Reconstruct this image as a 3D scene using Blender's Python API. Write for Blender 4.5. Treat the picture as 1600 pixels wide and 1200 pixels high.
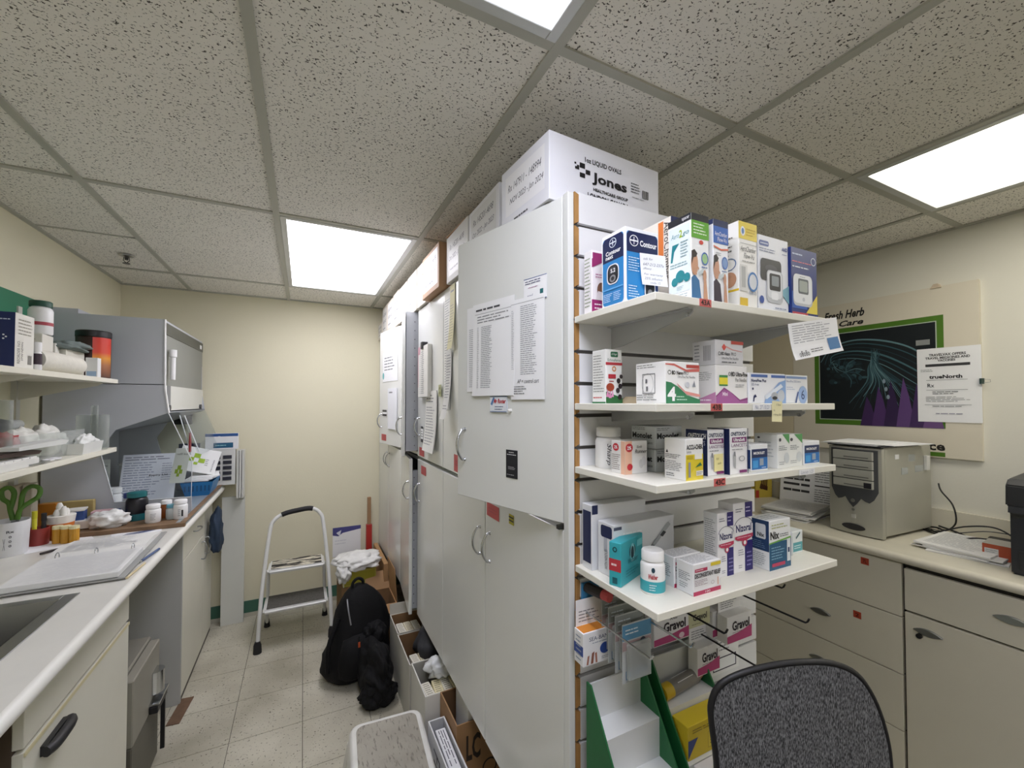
import bpy, bmesh, math, random
from mathutils import Vector, Matrix, noise as mnoise
for _o in list(bpy.data.objects): bpy.data.objects.remove(_o)
sc = bpy.context.scene
C = sc.collection
R = math.radians
# ------------------------------------------------------------------ camera, world, exposure
CAMZ = 1.572
cd = bpy.data.cameras.new('camera'); cam = bpy.data.objects.new('camera', cd); C.objects.link(cam)
cd.sensor_width = 36; cd.lens = 656 / 1600 * 36; cd.shift_y = 0.009537; cd.clip_start = .02
cam.location = (0, 0, CAMZ); cam.rotation_euler = (R(90 + 1.2), 0, R(-26.4))
sc.camera = cam
w = bpy.data.worlds.new('world'); sc.world = w; w.use_nodes = True
w.node_tree.nodes['Background'].inputs[0].default_value = (.8, .85, .9, 1)
w.node_tree.nodes['Background'].inputs[1].default_value = .25
sc.view_settings.view_transform = 'Standard'; sc.view_settings.look = 'None'
sc.view_settings.exposure = 0.30; sc.view_settings.gamma = 1; sc.view_settings.use_curve_mapping = False
LAMP = 8.0        # ceiling panel emission (the lamps themselves are built with the ceiling)

# ------------------------------------------------------------------ materials
def lin(h):
    h = h.lstrip('#'); o = []
    for i in (0, 2, 4):
        c = int(h[i:i+2], 16) / 255
        o.append(c / 12.92 if c <= .04045 else ((c + .055) / 1.055) ** 2.4)
    return o
_mc = {}
def mat(h, rough=.5, metal=0., var=.05, vs=6., spec=.5, bump=0., bs=60.):
    k = (h, rough, metal, var, vs, spec, bump, bs)
    if k in _mc: return _mc[k]
    m = bpy.data.materials.new('m_' + h.strip('#')); m.use_nodes = True
    nt = m.node_tree; b = nt.nodes['Principled BSDF']
    c = lin(h)
    b.inputs['Base Color'].default_value = (*c, 1); b.inputs['Roughness'].default_value = rough
    b.inputs['Metallic'].default_value = metal; b.inputs['Specular IOR Level'].default_value = spec
    if var or bump:
        tc = nt.nodes.new('ShaderNodeTexCoord')
    if var:
        n = nt.nodes.new('ShaderNodeTexNoise'); n.inputs['Scale'].default_value = vs; n.inputs['Detail'].default_value = 5
        nt.links.new(tc.outputs['Object'], n.inputs['Vector'])
        r = nt.nodes.new('ShaderNodeValToRGB'); nt.links.new(n.outputs[0], r.inputs[0])
        r.color_ramp.elements[0].position = .3; r.color_ramp.elements[1].position = .7
        r.color_ramp.elements[0].color = (*[x * (1 - var) for x in c], 1)
        r.color_ramp.elements[1].color = (*[min(1, x * (1 + var)) for x in c], 1)
        nt.links.new(r.outputs[0], b.inputs['Base Color'])
    if bump:
        n = nt.nodes.new('ShaderNodeTexNoise'); n.inputs['Scale'].default_value = bs; n.inputs['Detail'].default_value = 4
        nt.links.new(tc.outputs['Object'], n.inputs['Vector'])
        bp = nt.nodes.new('ShaderNodeBump'); bp.inputs['Strength'].default_value = bump; bp.inputs['Distance'].default_value = .01
        nt.links.new(n.outputs[0], bp.inputs['Height']); nt.links.new(bp.outputs[0], b.inputs['Normal'])
    _mc[k] = m
    return m
def pm(h): return mat(h, .45, var=0)
def speckle(name, h, dark, scale, thr, soft, rough=.6, stretch=(1, 1, 1), mottle=.05, dirt=None):
    """base colour with small dark flecks (noise threshold) and a broad mottle"""
    m = bpy.data.materials.new(name); m.use_nodes = True; nt = m.node_tree; b = nt.nodes['Principled BSDF']
    b.inputs['Roughness'].default_value = rough
    tc = nt.nodes.new('ShaderNodeTexCoord'); mp = nt.nodes.new('ShaderNodeMapping'); mp.inputs['Scale'].default_value = stretch
    g = nt.nodes.new('ShaderNodeNewGeometry')
    nt.links.new(g.outputs['Position'], mp.inputs[0])
    n = nt.nodes.new('ShaderNodeTexNoise'); n.inputs['Scale'].default_value = scale; n.inputs['Detail'].default_value = 2; n.inputs['Distortion'].default_value = .6
    nt.links.new(mp.outputs[0], n.inputs['Vector'])
    r = nt.nodes.new('ShaderNodeValToRGB'); r.color_ramp.elements[0].position = thr; r.color_ramp.elements[1].position = thr + soft
    nt.links.new(n.outputs[0], r.inputs[0])
    n2 = nt.nodes.new('ShaderNodeTexNoise'); n2.inputs['Scale'].default_value = 3; n2.inputs['Detail'].default_value = 6
    nt.links.new(g.outputs['Position'], n2.inputs['Vector'])
    r2 = nt.nodes.new('ShaderNodeValToRGB'); c = lin(h)
    r2.color_ramp.elements[0].position = .3; r2.color_ramp.elements[1].position = .7
    r2.color_ramp.elements[0].color = (*[x * (1 - mottle) for x in (lin(dirt) if dirt else c)], 1)
    r2.color_ramp.elements[1].color = (*[min(1, x * (1 + mottle)) for x in c], 1)
    nt.links.new(n2.outputs[0], r2.inputs[0])
    mx = nt.nodes.new('ShaderNodeMix'); mx.data_type = 'RGBA'
    nt.links.new(r.outputs[0], mx.inputs['Factor']); nt.links.new(r2.outputs[0], mx.inputs['A'])
    mx.inputs['B'].default_value = (*lin(dark), 1)
    nt.links.new(mx.outputs['Result'], b.inputs['Base Color'])
    bp = nt.nodes.new('ShaderNodeBump'); bp.inputs['Strength'].default_value = .5; bp.inputs['Distance'].default_value = .003; bp.invert = True
    nt.links.new(r.outputs[0], bp.inputs['Height']); nt.links.new(bp.outputs[0], b.inputs['Normal'])
    return m
def clear(name, tint='#eef4f4', op=.12, rough=.05, fm=.4):
    m = bpy.data.materials.new(name); m.use_nodes = True; nt = m.node_tree
    nt.nodes.remove(nt.nodes['Principled BSDF'])
    t = nt.nodes.new('ShaderNodeBsdfTransparent'); t.inputs[0].default_value = (*lin(tint), 1)
    p = nt.nodes.new('ShaderNodeBsdfPrincipled'); p.inputs['Base Color'].default_value = (*lin(tint), 1); p.inputs['Roughness'].default_value = rough
    f = nt.nodes.new('ShaderNodeLayerWeight'); f.inputs[0].default_value = .25
    a = nt.nodes.new('ShaderNodeMath'); a.operation = 'MULTIPLY_ADD'; a.inputs[1].default_value = fm; a.inputs[2].default_value = op; a.use_clamp = True
    nt.links.new(f.outputs['Facing'], a.inputs[0])
    x = nt.nodes.new('ShaderNodeMixShader'); nt.links.new(a.outputs[0], x.inputs[0]); nt.links.new(t.outputs[0], x.inputs[1]); nt.links.new(p.outputs[0], x.inputs[2])
    nt.links.new(x.outputs[0], nt.nodes['Material Output'].inputs[0])
    return m
WHITE = mat('#e9e8e2', .35, var=.02); LAM = mat('#eceae2', .28, var=.025, vs=3); PAPER = mat('#eff0f0', .7, var=.02)
CHROME = mat('#c9ccd0', .18, 1., var=.02); STEEL = mat('#a9acae', .32, 1., var=.06); GREYM = mat('#8f9396', .4, .6, var=.03)
BLACK = mat('#151517', .45, var=.1); CARD = mat('#b08a5e', .75, var=.08, vs=10); CARDD = mat('#7d5f3d', .8, var=.08)
CLEAR = clear('clear_plastic', '#f4f6f4', .08, .1, .35); GLASS = clear('thin_glass', '#f4f6f4', .04, .03, .4); ACRYL = clear('acrylic', '#f6f8f8', .015, .02, .12)
HAZY = clear('hazy_plastic', '#e4e8e6', .35, .25)

# ------------------------------------------------------------------ mesh helpers
class G:
    def __init__(s): s.v = []; s.f = []; s.fm = []; s.mats = []
    def mi(s, m):
        if m not in s.mats: s.mats.append(m)
        return s.mats.index(m)
    def add(s, vs, fs, m, M=None):
        o = len(s.v); k = s.mi(m)
        s.v += [tuple(M @ Vector(p)) for p in vs] if M else [tuple(p) for p in vs]
        for f in fs: s.f.append([i + o for i in f]); s.fm.append(k)
        return s
    def box(s, x0, x1, y0, y1, z0, z1, m, M=None):
        return s.add([(x0,y0,z0),(x1,y0,z0),(x1,y1,z0),(x0,y1,z0),(x0,y0,z1),(x1,y0,z1),(x1,y1,z1),(x0,y1,z1)],
                     [(0,3,2,1),(4,5,6,7),(0,1,5,4),(1,2,6,5),(2,3,7,6),(3,0,4,7)], m, M)
    def prism(s, pts, axis, a0, a1, m, M=None):
        n = len(pts)
        def q(p, a): return {'x': (a, p[0], p[1]), 'y': (p[0], a, p[1]), 'z': (p[0], p[1], a)}[axis]
        vs = [q(p, a0) for p in pts] + [q(p, a1) for p in pts]
        return s.add(vs, [list(range(n))[::-1], list(range(n, 2*n))] + [(i, (i+1) % n, n + (i+1) % n, n + i) for i in range(n)], m, M)
    def lathe(s, prof, m, c=(0, 0, 0), seg=22, M=None, sx=1, sy=1):
        vs = []; fs = []; n = len(prof)
        for r, z in prof:
            for j in range(seg):
                a = 2 * math.pi * j / seg; vs.append((c[0] + r * math.cos(a) * sx, c[1] + r * math.sin(a) * sy, c[2] + z))
        for i in range(n - 1):
            for j in range(seg):
                k = (j + 1) % seg; fs.append((i*seg + j, i*seg + k, (i+1)*seg + k, (i+1)*seg + j))
        fs.append(list(range(seg))[::-1]); fs.append(list(range((n-1)*seg, n*seg)))
        return s.add(vs, fs, m, M)
    def cyl(s, c, r, h, m, axis='z', seg=20, r2=None):
        M = Matrix.Translation(c)
        if axis == 'x': M = M @ Matrix.Rotation(R(90), 4, 'Y')
        if axis == 'y': M = M @ Matrix.Rotation(R(-90), 4, 'X')
        return s.lathe([(r, 0), (r if r2 is None else r2, h)], m, seg=seg, M=M)
    def tube(s, path, r, m, seg=8, closed=False):
        P = [Vector(p) for p in path]; n = len(P); vs = []; fs = []
        up = None
        for i in range(n):
            if closed: t = (P[(i+1) % n] - P[i-1])
            else: t = P[min(i+1, n-1)] - P[max(i-1, 0)]
            t.normalize()
            if up is None:
                up = Vector((0, 0, 1)) if abs(t.z) < .9 else Vector((1, 0, 0))
            a = t.cross(up); a.normalize(); b = a.cross(t); b.normalize(); up = b
            rr = r[i] if isinstance(r, (list, tuple)) else r
            for j in range(seg):
                g = 2 * math.pi * j / seg; vs.append(P[i] + a * (rr * math.cos(g)) + b * (rr * math.sin(g)))
        for i in range(n if closed else n - 1):
            k = (i + 1) % n
            for j in range(seg):
                l = (j + 1) % seg; fs.append((i*seg + j, i*seg + l, k*seg + l, k*seg + j))
        if not closed: fs += [list(range(seg))[::-1], list(range((n-1)*seg, n*seg))]
        return s.add(vs, fs, m)
    def build(s, name, parent=None, loc=(0, 0, 0), rz=0., bevel=0., bseg=1, smooth=None, fixn=True):
        me = bpy.data.meshes.new(name); me.from_pydata(s.v, [], s.f)
        for m in s.mats: me.materials.append(m)
        me.polygons.foreach_set('material_index', s.fm); me.update()
        if fixn or bevel:
            bm = bmesh.new(); bm.from_mesh(me)
            if fixn: bmesh.ops.recalc_face_normals(bm, faces=bm.faces)
            if bevel: bmesh.ops.bevel(bm, geom=list(bm.edges), offset=bevel, segments=bseg, affect='EDGES', clamp_overlap=True)
            bm.to_mesh(me); bm.free()
        if smooth:
            me.shade_smooth(); me.set_sharp_from_angle(angle=R(smooth))
        o = bpy.data.objects.new(name, me); C.objects.link(o); o.parent = parent; o.location = loc; o.rotation_euler = (0, 0, rz)
        return o
def tag(o, label, cat, group=None):
    o['label'] = label; o['category'] = cat
    if group: o['group'] = group
    return o
def thing(name, label, cat, loc=(0, 0, 0), rz=0., group=None):
    o = bpy.data.objects.new(name, None); o.empty_display_size = .05; C.objects.link(o); o.location = loc; o.rotation_euler = (0, 0, rz)
    return tag(o, label, cat, group)
def struct(o): o['kind'] = 'structure'; return o
def smoothpath(pts, n=6, closed=False):
    P = [Vector(p) for p in pts]; out = []; L = len(P)
    rng = range(L) if closed else range(L - 1)
    for i in rng:
        p0 = P[(i-1) % L] if closed or i > 0 else P[0]; p1 = P[i]; p2 = P[(i+1) % L]; p3 = P[(i+2) % L] if closed or i + 2 < L else P[-1]
        for k in range(n):
            t = k / n
            out.append(.5 * ((2*p1) + (p2-p0)*t + (2*p0-5*p1+4*p2-p3)*t*t + (-p0+3*p1-3*p2+p3)*t**3))
    if not closed: out.append(P[-1])
    return out

# ------------------------------------------------------------------ flat print on faces (lettering, colour fields)
_tc = {}
def text_tris(t, style=''):
    k = (t, style)
    if k in _tc: return _tc[k]
    cu = bpy.data.curves.new('txt', 'FONT'); cu.body = t; cu.resolution_u = 2
    if 'b' in style: cu.offset = .032
    if 'i' in style: cu.shear = .3
    ob = bpy.data.objects.new('txt', cu); C.objects.link(ob)
    dg = bpy.context.evaluated_depsgraph_get(); me = bpy.data.meshes.new_from_object(ob.evaluated_get(dg))
    vs = [(v.co.x, v.co.y) for v in me.vertices]; fs = [list(p.vertices) for p in me.polygons]
    bpy.data.objects.remove(ob); bpy.data.curves.remove(cu); bpy.data.meshes.remove(me)
    xs = [v[0] for v in vs] or [0, 1]; ys = [v[1] for v in vs] or [0, 1]
    x0, x1, y0, y1 = min(xs), max(xs), min(ys), max(ys)
    dx = max(x1 - x0, 1e-4); dy = max(y1 - y0, 1e-4)
    _tc[k] = ([((x - x0) / dx, (y - y0) / dy) for x, y in vs], fs)
    return _tc[k]
def draw(name, parent, O, U, V, w, h, ops, off=.0004, curl=0.):
    """ops in fractions of the face. r rect, t text fitted to a rect, l text-like rules, e ellipse, p polygon, g ring"""
    O = Vector(O); U = Vector(U); V = Vector(V); N = U.cross(V); g = G(); rnd = random.Random(len(ops) * 7 + int(w * 1e4)); k = [0]; st_ = min(.00016, .0022 / max(1, len(ops)))
    def pt(x, y): return O + U * (x * w) + V * (y * h) + N * (off + st_ * k[0] + curl * (1 - y) ** 3)
    def quad(x0, y0, x1, y1, m): g.add([pt(x0,y0), pt(x1,y0), pt(x1,y1), pt(x0,y1)], [(0,1,2,3)], m)
    for op in ops:
        c = op[0]
        if c == 'r': quad(*op[1:5], pm(op[5]))
        elif c == 't':
            _, t, x0, y0, x1, y1, col = op[:7]; st = op[7] if len(op) > 7 else ''
            vs, fs = text_tris(t, st.replace('v', ''))
            if 'v' in st: vs2 = [pt(x0 + (x1-x0) * (1 - b) , y0 + (y1-y0) * a) for a, b in vs]   # reads upwards
            elif 'd' in st: vs2 = [pt(x0 + (x1-x0) * b, y1 - (y1-y0) * a) for a, b in vs]           # reads downwards
            else: vs2 = [pt(x0 + (x1-x0) * a, y0 + (y1-y0) * b) for a, b in vs]
            g.add(vs2, fs, pm(col))
        elif c == 'l':
            _, x0, y0, x1, y1, n, col = op
            dy = (y1 - y0) / n
            for i in range(n):
                y = y1 - dy * (i + 1); x = x0; e = x0 + (x1 - x0) * rnd.uniform(.65, 1)
                while x < e:
                    l = min((x1-x0) * rnd.uniform(.08, .3), e - x); quad(x, y + dy*.32, x + l, y + dy*.66, pm(col)); x += l + (x1-x0) * .03
        elif c in 'eg':
            if c == 'e':
                _, cx, cy, rx, ry, col = op; n = 20
                g.add([pt(cx + rx*math.cos(2*math.pi*i/n), cy + ry*math.sin(2*math.pi*i/n)) for i in range(n)], [list(range(n))], pm(col))
            else:
                _, cx, cy, rx, ry, th, col = op; n = 24
                vs = [pt(cx + rx*q*math.cos(2*math.pi*i/n), cy + ry*q*math.sin(2*math.pi*i/n)) for q in (1, 1-th) for i in range(n)]
                g.add(vs, [(i, (i+1) % n, n + (i+1) % n, n + i) for i in range(n)], pm(col))
        elif c == 'p':
            g.add([pt(x, y) for x, y in op[1]], [list(range(len(op[1])))], pm(op[2]))
        k[0] += 1
    return g.build(name, parent, fixn=False)
def rr(x0, y0, x1, y1, rx, ry, col):
    pts = []
    for cx, cy, a0 in ((x1-rx, y1-ry, 0), (x0+rx, y1-ry, 90), (x0+rx, y0+ry, 180), (x1-rx, y0+ry, 270)):
        for i in range(5): a = R(a0 + i*22.5); pts.append((cx + rx*math.cos(a), cy + ry*math.sin(a)))
    return ('p', pts, col)
def carton(name, label, cat, N, w, d, h, z, rot=0., col='#f0f0ee', front=None, left=None, top=None, group=None, bev=.0012):
    b = G().box(0, w, 0, d, 0, h, mat(col, .45, var=.02)).build(name, None, (N[0], N[1], z), R(rot), bevel=bev)
    tag(b, label, cat, group)
    if front: draw('front_print', b, (0, 0, 0), (1, 0, 0), (0, 0, 1), w, h, front)
    if left: draw('side_print', b, (0, d, 0), (0, -1, 0), (0, 0, 1), d, h, left)
    if top: draw('top_print', b, (0, 0, h), (1, 0, 0), (0, 1, 0), w, d, top)
    return b
def sheet(name, label, O, U, V, w, h, ops=None, th=.0006, cat='paper', col='#f1f2f3', group=None, curl=0.):
    O = Vector(O); U = Vector(U).normalized(); V = Vector(V).normalized(); N = U.cross(V); g = G(); n = 6
    m = mat(col, .7, var=.015)
    def pt(a, b, k): return O + U*(a*w) + V*(b*h) + N*(k + curl*(1-b)**3)
    vs = []; fs = []
    for b in range(n+1):
        for a in (0, 1):
            vs += [pt(a, b/n, .0), pt(a, b/n, th)]
    for b in range(n):
        q = b*4; r = q+4
        fs += [(q, r, r+2, q+2), (q+1, q+3, r+3, r+1), (q, q+1, r+1, r), (q+2, r+2, r+3, q+3)]
    fs += [(0, 2, 3, 1), (n*4, n*4+1, n*4+3, n*4+2)]
    g.add(vs, fs, m); o = g.build(name); tag(o, label, cat, group)
    if ops: draw('print', o, O + N*th, U, V, w, h, ops, curl=curl)
    return o
def copy_tree(o, parent=None):
    c = o.copy(); C.objects.link(c); c.parent = parent
    for ch in list(o.children): copy_tree(ch, c)
    return c
# ================================================================== the room
XL, XR, YB, YN, ZC = -1.10, 2.655, 3.66, -3.0, 2.364
WALLC = mat('#e0dbc0', .75, var=.02, vs=2, bump=.05, bs=90); WALLW = mat('#dfddd0', .75, var=.02, vs=2, bump=.05, bs=90)
struct(G().box(XL-.1, XL, YN-.1, YB+.1, 0, 2.5, WALLC).build('wall_left'))
struct(G().box(XL, XR, YB, YB+.1, 0, 2.5, WALLC).build('wall_back'))
struct(G().box(XR, XR+.1, YN-.1, YB+.1, 0, 2.5, WALLW).build('wall_right'))
struct(G().box(XL, XR, YN-.1, YN, 0, 2.5, WALLW).build('wall_front'))
# floor: slab and 12-inch vinyl tiles, each its own piece
FLT = speckle('vinyl_tile', '#c9c5b4', '#6f6a5a', 105, .635, .05, .32, mottle=.06, dirt='#aaa592')
floor = struct(G().box(XL-.1, XR+.1, YN-.1, YB+.1, -.1, -.003, mat('#4f4b40', .8)).build('floor'))
tg = G().box(.0012, .3038, .0012, .3038, -.003, 0, FLT).build('tile', floor, bevel=.0006)
first = True
for i in range(-4, 9):
    for j in range(-6, 5):
        x, y = .01 + .305*i, 2.345 + .305*j
        if x + .305 < XL or x > XR or y > YB or y + .305 < .4: continue
        if first: tg.location = (x, y, 0); first = False
        else:
            t = tg.copy(); C.objects.link(t); t.location = (x, y, 0)
# baseboards
GREEN = mat('#3f6a58', .5)
for nm, a in (('baseboard_back', (XL, XR, YB-.006, YB)), ('baseboard_right', (XR-.006, XR, YN, YB-.006)), ('baseboard_left', (XL, XL+.006, YN, YB-.006))):
    o = struct(G().box(*a, .03, .115, GREEN).build(nm))
    G().box(a[0] - (.004 if 'right' in nm else 0), a[1] + (.004 if 'left' in nm else 0), a[2] - (.004 if 'back' in nm else 0), a[3], 0, .03, mat('#b9b6a6', .5)).build('cove_toe', o)
# ceiling: slab, T-bar grid, lay-in tiles
CT = speckle('ceiling_tile', '#f0ede4', '#55524a', 150, .612, .03, .9, stretch=(1, 1.25, 1), mottle=.02)
TB = mat('#b4b4a8', .45, var=.02)
ceil = struct(G().box(XL-.1, XR+.1, YN-.1, YB+.1, 2.42, 2.5, mat('#b9b6aa', .9)).build('ceiling'))
GX = [XL, -.72, -.11, .5, 1.11, 1.72, 2.33, XR]
GY = [YN, -2.878, -1.658, -.438, .782, 2.002, 3.222, YB]
lampcells = {(2, 1), (2, 3), (2, 5), (5, 1), (5, 3)}
for i in range(7):
    for j in range(7):
        if (i, j) in lampcells: continue
        x0, x1, y0, y1 = GX[i], GX[i+1], GY[j], GY[j+1]
        ys = [y0, y1]
        if i == 0 and j == 5: ys = [y0, (y0+y1)/2, y1]
        for a, b in zip(ys, ys[1:]):
            G().box(x0+.004, x1-.004, a+.004, b-.004, ZC+.004, ZC+.018, CT).build('ceiling_tile', ceil)
for i in range(1, 7): G().box(GX[i]-.012, GX[i]+.012, YN, YB, ZC-.002, ZC+.004, TB).box(GX[i]-.003, GX[i]+.003, YN, YB, ZC+.004, ZC+.035, TB).build('grid_bar', ceil)
for j in range(1, 7):
    for i in range(7):
        a = GX[i] + (.012 if i else 0); b = GX[i+1] - (.012 if i < 6 else 0)
        G().box(a, b, GY[j]-.012, GY[j]+.012, ZC-.0014, ZC+.004, TB).build('grid_bar', ceil)
G().box(XL, -.732, (GY[5]+GY[6])/2-.004, (GY[5]+GY[6])/2+.004, ZC-.001, ZC+.004, TB).build('grid_bar', ceil)
k = 1
for a in ((XL, XL+.02, YN, YB), (XR-.02, XR, YN, YB), (XL+.02, XR-.02, YB-.02, YB), (XL+.02, XR-.02, YN, YN+.02)):
    struct(G().box(*a, ZC-.003, ZC+.004, TB).build('trim_%d' % k)); k += 1
def prismatic(name, c1, c2, st):
    m = bpy.data.materials.new(name); m.use_nodes = True; nt = m.node_tree; b = nt.nodes['Principled BSDF']
    g = nt.nodes.new('ShaderNodeTexCoord'); v = nt.nodes.new('ShaderNodeTexChecker'); v.inputs['Scale'].default_value = 180
    nt.links.new(g.outputs['Object'], v.inputs['Vector'])
    v.inputs['Color1'].default_value = (*lin(c1), 1); v.inputs['Color2'].default_value = (*lin(c2), 1)
    nt.links.new(v.outputs[0], b.inputs['Emission Color']); b.inputs['Emission Strength'].default_value = st
    b.inputs['Base Color'].default_value = (.8, .8, .8, 1); b.inputs['Roughness'].default_value = .3
    return m
names = {(2, 5): ('recessed ceiling light panel above the step stool, bluish white', '#f6f3fb', '#eeebf8', 1.0), (2, 3): ('recessed ceiling light panel at the top edge, above the large white carton', '#f2f2ff', '#e8eafc', 1.0),
         (5, 3): ('long recessed ceiling light panel over the right-hand counter, warm white', '#fdf8ee', '#f6f0e2', .62), (2, 1): ('unseen fill light panel added in the ceiling behind the camera on the sink side', '#f6f3fb', '#eeebf8', 1.0), (5, 1): ('unseen fill light panel added in the ceiling behind the camera on the printer side', '#f8f6f2', '#f0ece6', .75)}  # the panels behind the camera are unseen, added as fill light
for (i, j), (lab, c1, c2, st) in names.items():
    x0, x1, y0, y1 = GX[i]+.012, GX[i+1]-.012, GY[j]+.012, GY[j+1]-.012
    t = thing('ceiling_light', lab, 'light', (0, 0, 0), 0, 'ceiling light panels')
    g = G()
    for a in ((x0, x0+.025, y0, y1), (x1-.025, x1, y0, y1), (x0+.025, x1-.025, y0, y0+.025), (x0+.025, x1-.025, y1-.025, y1)): g.box(*a, ZC-.004, ZC+.02, mat('#c9cbc8', .35, .2))
    g.build('frame', t, bevel=.0015)
    G().box(x0+.02, x1-.02, y0+.02, y1-.02, ZC+.004, ZC+.008, prismatic('prismatic_lens', c1, c2, LAMP*st)).build('diffuser', t)
    G().box(x0+.002, x1-.002, y0+.002, y1-.002, ZC+.01, ZC+.05, WHITE).build('housing', t)
# sprinkler head
t = thing('sprinkler_head', 'small dark sprinkler head hanging from the ceiling tile near the left wall', 'sprinkler', (-.86, 2.93, ZC))
G().lathe([(.001, .001), (.035, 0), (.03, -.006), (.012, -.008)][::-1], mat('#b5b5b0', .3, 1.)).build('escutcheon', t, smooth=40)
g = G().cyl((0, 0, -.026), .008, .02, mat('#5a5a58', .3, 1.), seg=10)
g.tube([(-.01, 0, -.01), (-.013, 0, -.028), (0, 0, -.042)], .002, mat('#5a5a58', .3, 1.), seg=6).tube([(.01, 0, -.01), (.013, 0, -.028), (0, 0, -.042)], .002, mat('#5a5a58', .3, 1.), seg=6)
g.build('sprinkler_body', t)
G().cyl((0, 0, -.046), .016, .003, mat('#5a5a58', .3, 1.), seg=14).build('deflector', t)

# ================================================================== tall cabinets in the middle
CABM = mat('#e3e5e1', .15, var=.015, vs=2); CABI = mat('#c9cbd0', .5, var=.02)
XF = .572
def handle(parent, y, z, L=.095, r=.0042, x=0., horizontal=False):
    pts = [(x, y, z+L/2), (x-.012, y, z+L/2-.002), (x-.026, y, z+L/4), (x-.03, y, z), (x-.026, y, z-L/4), (x-.012, y, z-L/2+.002), (x, y, z-L/2)]
    g = G().tube(smoothpath(pts, 5), [r*1.5 if i in (0, 1, 29, 30) else r for i in range(31)], CHROME, 10)
    return g.build('handle', parent, smooth=60)
def door(parent, hy, L, z0, z1, ang, far, handle_z, x=XF, screws=()):
    s = -1 if far else 1
    d = G().box(0, .018, min(0, s*L)+.0015, max(0, s*L)-.0015, z0, z1, CABM).build('door', parent, (x, hy, 0), R(ang)*s, bevel=.0015)
    handle(d, s*(L-.042), handle_z)
    for (t, z) in screws: G().cyl((-.003, s*t, z), .005, .004, CHROME, 'x', 8).build('screw', d)
    return d
def unit(label, y0, y1, z0, z1, doors, hz):
    t = thing('cabinet', label, 'cabinet', (0, 0, 0), 0, 'stacked white cabinets')
    g = G(); x0, x1 = XF+.02, 1.19; T = .018
    g.box(x0, x1, y0, y0+T, z0, z1, CABI).box(x0, x1, y1-T, y1, z0, z1, CABI).box(x0, x1, y0+T, y1-T, z0, z0+T, CABM).box(x0, x1, y0+T, y1-T, z1-T, z1, CABM).box(x1-T, x1, y0+T, y1-T, z0+T, z1-T, CABI)
    g.build('carcass', t)
    n = 3
    for i in range(1, n): G().box(x0+.02, x1-T, y0+T, y1-T, z0+(z1-z0)*i/n, z0+(z1-z0)*i/n+.016, CABM).build('shelf', t)
    out = []
    for hy, L, ang, far in doors: out.append(door(t, hy, L, z0+.004, z1-.003, ang, far, hz))
    return t, out
YS = [.869, 1.37, 1.86, 2.335, 2.79, 3.225, 3.655]
U1, du1 = unit('upper white cabinet beside the slatwall, its papered door ajar', .869, 1.858, 1.272, 2.088, [(.869, .45, 16, False), (1.858, .53, 0, True)], 1.44)
U2, du2 = unit('middle upper white cabinet with clipboards and long paper strips on the doors', 1.861, 2.788, 1.272, 2.088, [(1.861, .472, 0, False), (2.788, .45, 11, True)], 1.44)
U3, du3 = unit('farthest upper white cabinet by the back wall, notices on its doors', 2.791, 3.655, 1.272, 2.088, [(2.791, .43, 9, False), (3.655, .428, 0, True)], 1.44)
L1, dl1 = unit('lower glossy white cabinet nearest the slatwall', .869, 1.858, .40, 1.262, [(.869, .493, 0, False), (1.858, .493, 0, True)], 1.08)
L2, dl2 = unit('middle lower glossy white cabinet, one door slightly open', 1.861, 2.788, .40, 1.262, [(1.861, .472, 0, False), (2.788, .447, 5.6, True)], 1.08)
L3, dl3 = unit('farthest lower glossy white cabinet by the back wall', 2.791, 3.655, .40, 1.262, [(2.791, .43, 0, False), (3.655, .428, 0, True)], 1.15)
for y in (.869+.004, 1.858-.03, 2.3): pass
G().box(-.012, .02, .002, .014, 1.262, 1.272, mat('#3c3c3a', .4, .8)).build('hinge', dl1[0])
b = G().box(.80, 1.19, .869, 3.655, 0, .399, mat('#6d665a', .7)).build('cabinet_plinth'); tag(b, 'recessed dark plinth carrying the row of white cabinets', 'plinth')
# pin-holed panels added in the door gaps, set forward to be lit
for uu, xa, z0, z1 in ((U2, .514, 1.30, 2.085), (L2, .548, .42, 1.19)):
    fp_ = G().box(xa, .59, 2.372, 2.388, z0, z1, mat('#c6cad0', .4, var=.02)).build('standin_panel', uu)  # stands in for the inner side, placed where light reaches it
    for i in range(int((z1-z0)/.05)): G().cyl((.562, 2.370, z0+.03+.05*i), .003, .003, mat('#6d6f75', .5), 'y', 6).build('pin_hole', fp_)
# ================================================================== slatwall end panel and shelves
SW = thing('slatwall', 'white slatwall end panel with brown edges carrying the product shelves', 'slatwall', (0, 0, 0))
MDF = mat('#a67c46', .7, var=.12, vs=30)
G().box(.572, .589, .846, .868, .02, 2.088, CABM).build('edge_trim', SW, bevel=.001)
G().box(.59, 1.262, .852, .868, .02, 2.088, mat('#5d5a58', .6)).build('backing_board', SW)
SLW = mat('#e3e4e6', .35, var=.02)
zt = 2.088; i = 0
while zt > .1:
    zb = (2.013 if i == 0 else zt - .069)
    prof = [(.842, zb), (.842, zt), (.853, zt), (.853, zb)]
    G().prism(prof, 'x', .602, 1.262, SLW).build('slat', SW)
    G().prism([(.5901, zb-.002), (.6021, zb+.004), (.6021, zt-.004), (.5901, zt+.002)], 'y', .8435, .8530, MDF).build('slat_end', SW)
    zt = zb - .009; i += 1
SHY0, SHY1, SHX0, SHX1 = .58, .842, .587, 1.187
SHM = mat('#e6e4d8', .4, var=.03)
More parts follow.
